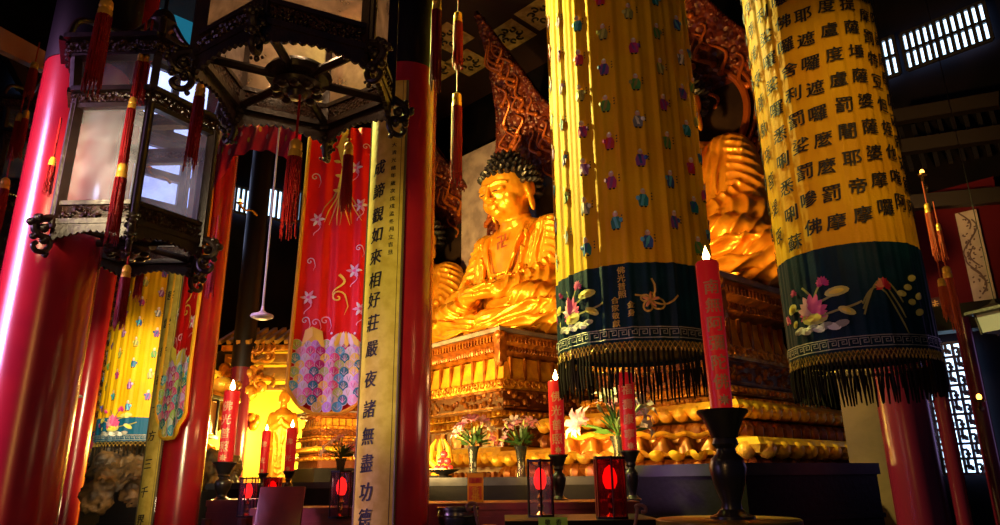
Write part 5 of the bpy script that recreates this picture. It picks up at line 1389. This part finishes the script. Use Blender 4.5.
# framed sloping roof box at far right
a = P(998, 318, 7.0); o = thing('lantern_box', 'small lantern with curved dark roof and pale panes cut by the right edge', 'lantern', a, R_(20)); o.scale = (.62, .62, .7)
MB().lathe([(0, .3), (.08, .22), (.3, .13), (.46, .12), (.46, .08), (.3, .07)], n=4, phase=pi/4).build('roof', ROSEWOOD, o, smooth=False)
MB().lathe([(.3, .07), (.26, -.2), (0, -.2)], n=4, phase=pi/4).build('pane', mat('pale_pane', (.25, .25, .32), .3), o, smooth=False)
mb = MB()
for k in range(4): q = pi/4+k*pi/2; mb.tube([(.31*cos(q), .31*sin(q), .08), (.27*cos(q), .27*sin(q), -.22)], .015, 6)
mb.tube([(0, 0, .28), (0, 0, CZ-a.z)], .008, 5); mb.build('frame', ROSEWOOD, o)
# tiny orange flame lamp on the right
for px, py, Y, lb in ((979, 397, 7.6, 'tiny orange lamp glowing before the fretwork window'), (922, 172, 8.0, 'little amber lamp on a dark bracket right of the sutra banner'), (240, 201, 11.0, 'small orange wall lamp left of the clerestory'), (148, 165, 9.0, 'warm glowing lamp seen through the smaller lantern')):
    a = P(px, py, Y); o = thing('wall_lamp', lb, 'lamp', a); MB().ell((0, 0, 0), (.025, .025, .035), 10, 8).build('bulb', mat('amber_bulb', (1, .5, .1), .4, emit=7, ecol=(1, .35, .05)), o)
    mb = MB(); mb.tube(curve([(0, 0, -.05), (.05, .1, -.12), (.15, .2, -.1), (.2, .3, -.15)], 5), .02, 6); mb.lathe([(.0, -.06), (.05, -.05), (.06, -.03), (0, -.035)], n=12); mb.build('bracket', BRASS, o)
for p, e in CANDLE_LIGHTS:
    l = bpy.data.lights.new('flame', 'POINT'); l.energy = abs(e); l.color = (1, .5, .16) if e > 0 else (1, .05, .03); l.shadow_soft_size = .02
    if e == 0: continue
    q = bpy.data.objects.new('candle_light', l); COL.objects.link(q); q.location = p+V((0, 0, .03))
# ================================================================ camera and light
cam = bpy.data.cameras.new('camera'); co = bpy.data.objects.new('camera', cam); COL.objects.link(co)
cam.sensor_width = 36; cam.lens = F*36/1000; co.location = (0, 0, CAMZ); co.rotation_euler = (Matrix.Rotation(pi/2+PITCH, 3, 'X') @ Matrix.Rotation(-ROLL, 3, 'Z')).to_euler()
cam.clip_end = 200; SC.camera = co
w = bpy.data.worlds.new('world'); SC.world = w; w.use_nodes = True
w.node_tree.nodes['Background'].inputs[0].default_value = (.05, .07, .16, 1); w.node_tree.nodes['Background'].inputs[1].default_value = .12
def aim(o, p):
    o.rotation_euler = (V(p)-o.location).to_track_quat('-Z', 'Y').to_euler()
def area(loc, tgt, size, e, col, spread=180):
    l = bpy.data.lights.new('lamp', 'AREA'); l.shape = 'RECTANGLE'; l.size = size[0]; l.size_y = size[1]; l.energy = e; l.color = col; l.spread = R_(spread)
    o = bpy.data.objects.new('area_light', l); COL.objects.link(o); o.location = loc; aim(o, tgt); return o  # unseen area source, added to light the scene
def spot(loc, tgt, e, col, ang=40, blend=.3, r=.08):
    l = bpy.data.lights.new('spot', 'SPOT'); l.energy = e; l.color = col; l.spot_size = R_(ang); l.spot_blend = blend; l.shadow_soft_size = r
    o = bpy.data.objects.new('spot_light', l); COL.objects.link(o); o.location = loc; aim(o, tgt); return o
def point(loc, e, col, r=.03):
    l = bpy.data.lights.new('point', 'POINT'); l.energy = e; l.color = col; l.shadow_soft_size = r
    o = bpy.data.objects.new('point_light', l); COL.objects.link(o); o.location = loc; return o
WARM = (1, .5, .1); WARMY = (1, .66, .2); COOL = (.45, .6, 1); MAGL = (.75, .45, 1)
BC = P(626, 250, 5)
# key on the yellow banners: a floodlight high on the left, a little behind them
spot((-3.4, 6.9, 6.9), (1.3, 5.0, 3.3), 4000, (1, .9, .22), 60, .5, .12)
spot((-1.0, .5, 5.5), (1.0, 5.0, 3.6), 32, (1, .5, .1), 50, .8, .3)
spot((1.6, .6, 4.6), (2.75, 5.0, 3.8), 230, (1, .55, .14), 36, .8, .2)
# statues
spot((-4.2, 9.2, 3.2), (.2, 13, 5.6), 3400, (1, .58, .14), 60, .6, .25)
spot((-1.5, 9.5, 8.5), (.2, 13, 6.2), 500, WARMY, 40, .6, .2)
spot((-.2, 6.6, 3.6), (3.0, 9.8, 5.6), 1000, WARM, 75, .6, .2)
area((-1.6, 8.4, 1.7), (.2, 11.2, 3.0), (2.5, .3), 120, (1, .6, .18))
area((.6, 6.6, 1.8), (1.6, 8.6, 2.3), (.8, .3), 20, (1, .55, .12), 110)
# added violet strip lights standing in for outside light on the left column
area((-4.7, 2.3, 2.9), (-2.75, 4.0, 2.4), (.4, 3.4), 26, (.85, .4, .85), 32)
area((-7, 2.0, 3.0), (-2.7, 4.2, 2.6), (1.2, 3), 8, MAGL, 40)
area((-1.2, .2, 2.4), (-2.6, 4, 2.9), (.3, 2), 12, WARM)  # warm strip added for the amber edge of the same column
# bright fill on red banners
spot((-2.6, 2.6, 3.2), (-1.4, 6.4, 3.3), 230, (1, .75, .4), 46, .6, .2)
spot((-4.2, 7.4, 3.0), (-5.4, 11.0, 2.6), 480, (1, .8, .45), 50, .6, .2)
point(P(255, 425, 9.2), 40, (1, .65, .2), .1)
point(P(130, 505, 9.0), 7, (1, .7, .4), .1)
spot((-1.7, 3.4, 2.1), (-3.4, 7.2, 2.4), 300, (1, .78, .42), 44, .7, .1)
spot((-1.5, 1.2, 2.2), (-.65, 4.4, 2.5), 190, (1, .8, .22), 34, .7, .1)
point(V((.35, 4.5, 1.95)), 3.5, (1, .6, .3), .1)
spot((-.4, 7.5, 7.6), (2.35, 5.0, 3.9), 1300, (1, .9, .24), 34, .6, .12)
point(V((.4, 2.5, 1.9)), 3.5, (1, .5, .2), .1)
# alcove
point(P(220, 440, 12.9), 260, (1, .75, .15), .2)
point(P(300, 440, 12.6), 260, (1, .75, .15), .2)
point(L1+V((0, 0, .4)), 4.5, (1, .6, .3), .05)
point(L2+V((0, 0, .4)), 1.5, (.7, .75, 1), .05)
# daylight from the right
area((7.0, 7.4, 2.6), (4.5, 5.6, 3), (1, 2), 5, (.6, .4, 1))
# small pieces belong to the part they sit on
SUB = dict(flame='wick', gilt_lettering='wax', gold_cap='cord', key_border='hem', lotus_embroidery='hem', knot_embroidery='hem', knotted_net='fringe',
           eyeline='body', chest_emblem='body', pilaster='panel_band', corner_bracket='eave',
           relief_band='relief_ground', waist='waist_ground', lower_body='lower_ground', halo_ring='halo_disc', tendril='flame_border', spoke='hub', )
def regroup(o):
    ch = {}
    for c in o.children: ch.setdefault(c.name.split('.')[0], c)
    for c in list(o.children):
        p = SUB.get(c.name.split('.')[0]); 
        if p in ch and ch[p] is not c: c.parent = ch[p]
        elif c.name.startswith('embroidery') and ('cloth' in ch or 'body' in ch): c.parent = ch.get('cloth') or ch['body']
bpy.context.view_layer.update()
for o in list(COL.objects):
    if o.parent is None and o.type == 'EMPTY': regroup(o)
SC.view_settings.view_transform = 'Standard'; SC.view_settings.look = 'None'; SC.view_settings.gamma = 1; SC.view_settings.exposure = .15
SC.view_settings.use_curve_mapping = False
SC.cycles.use_denoising = True
SC.cycles.max_bounces = 6; SC.cycles.transparent_max_bounces = 16
SC.cycles.sample_clamp_indirect = 4; SC.cycles.caustics_reflective = False; SC.cycles.caustics_refractive = False
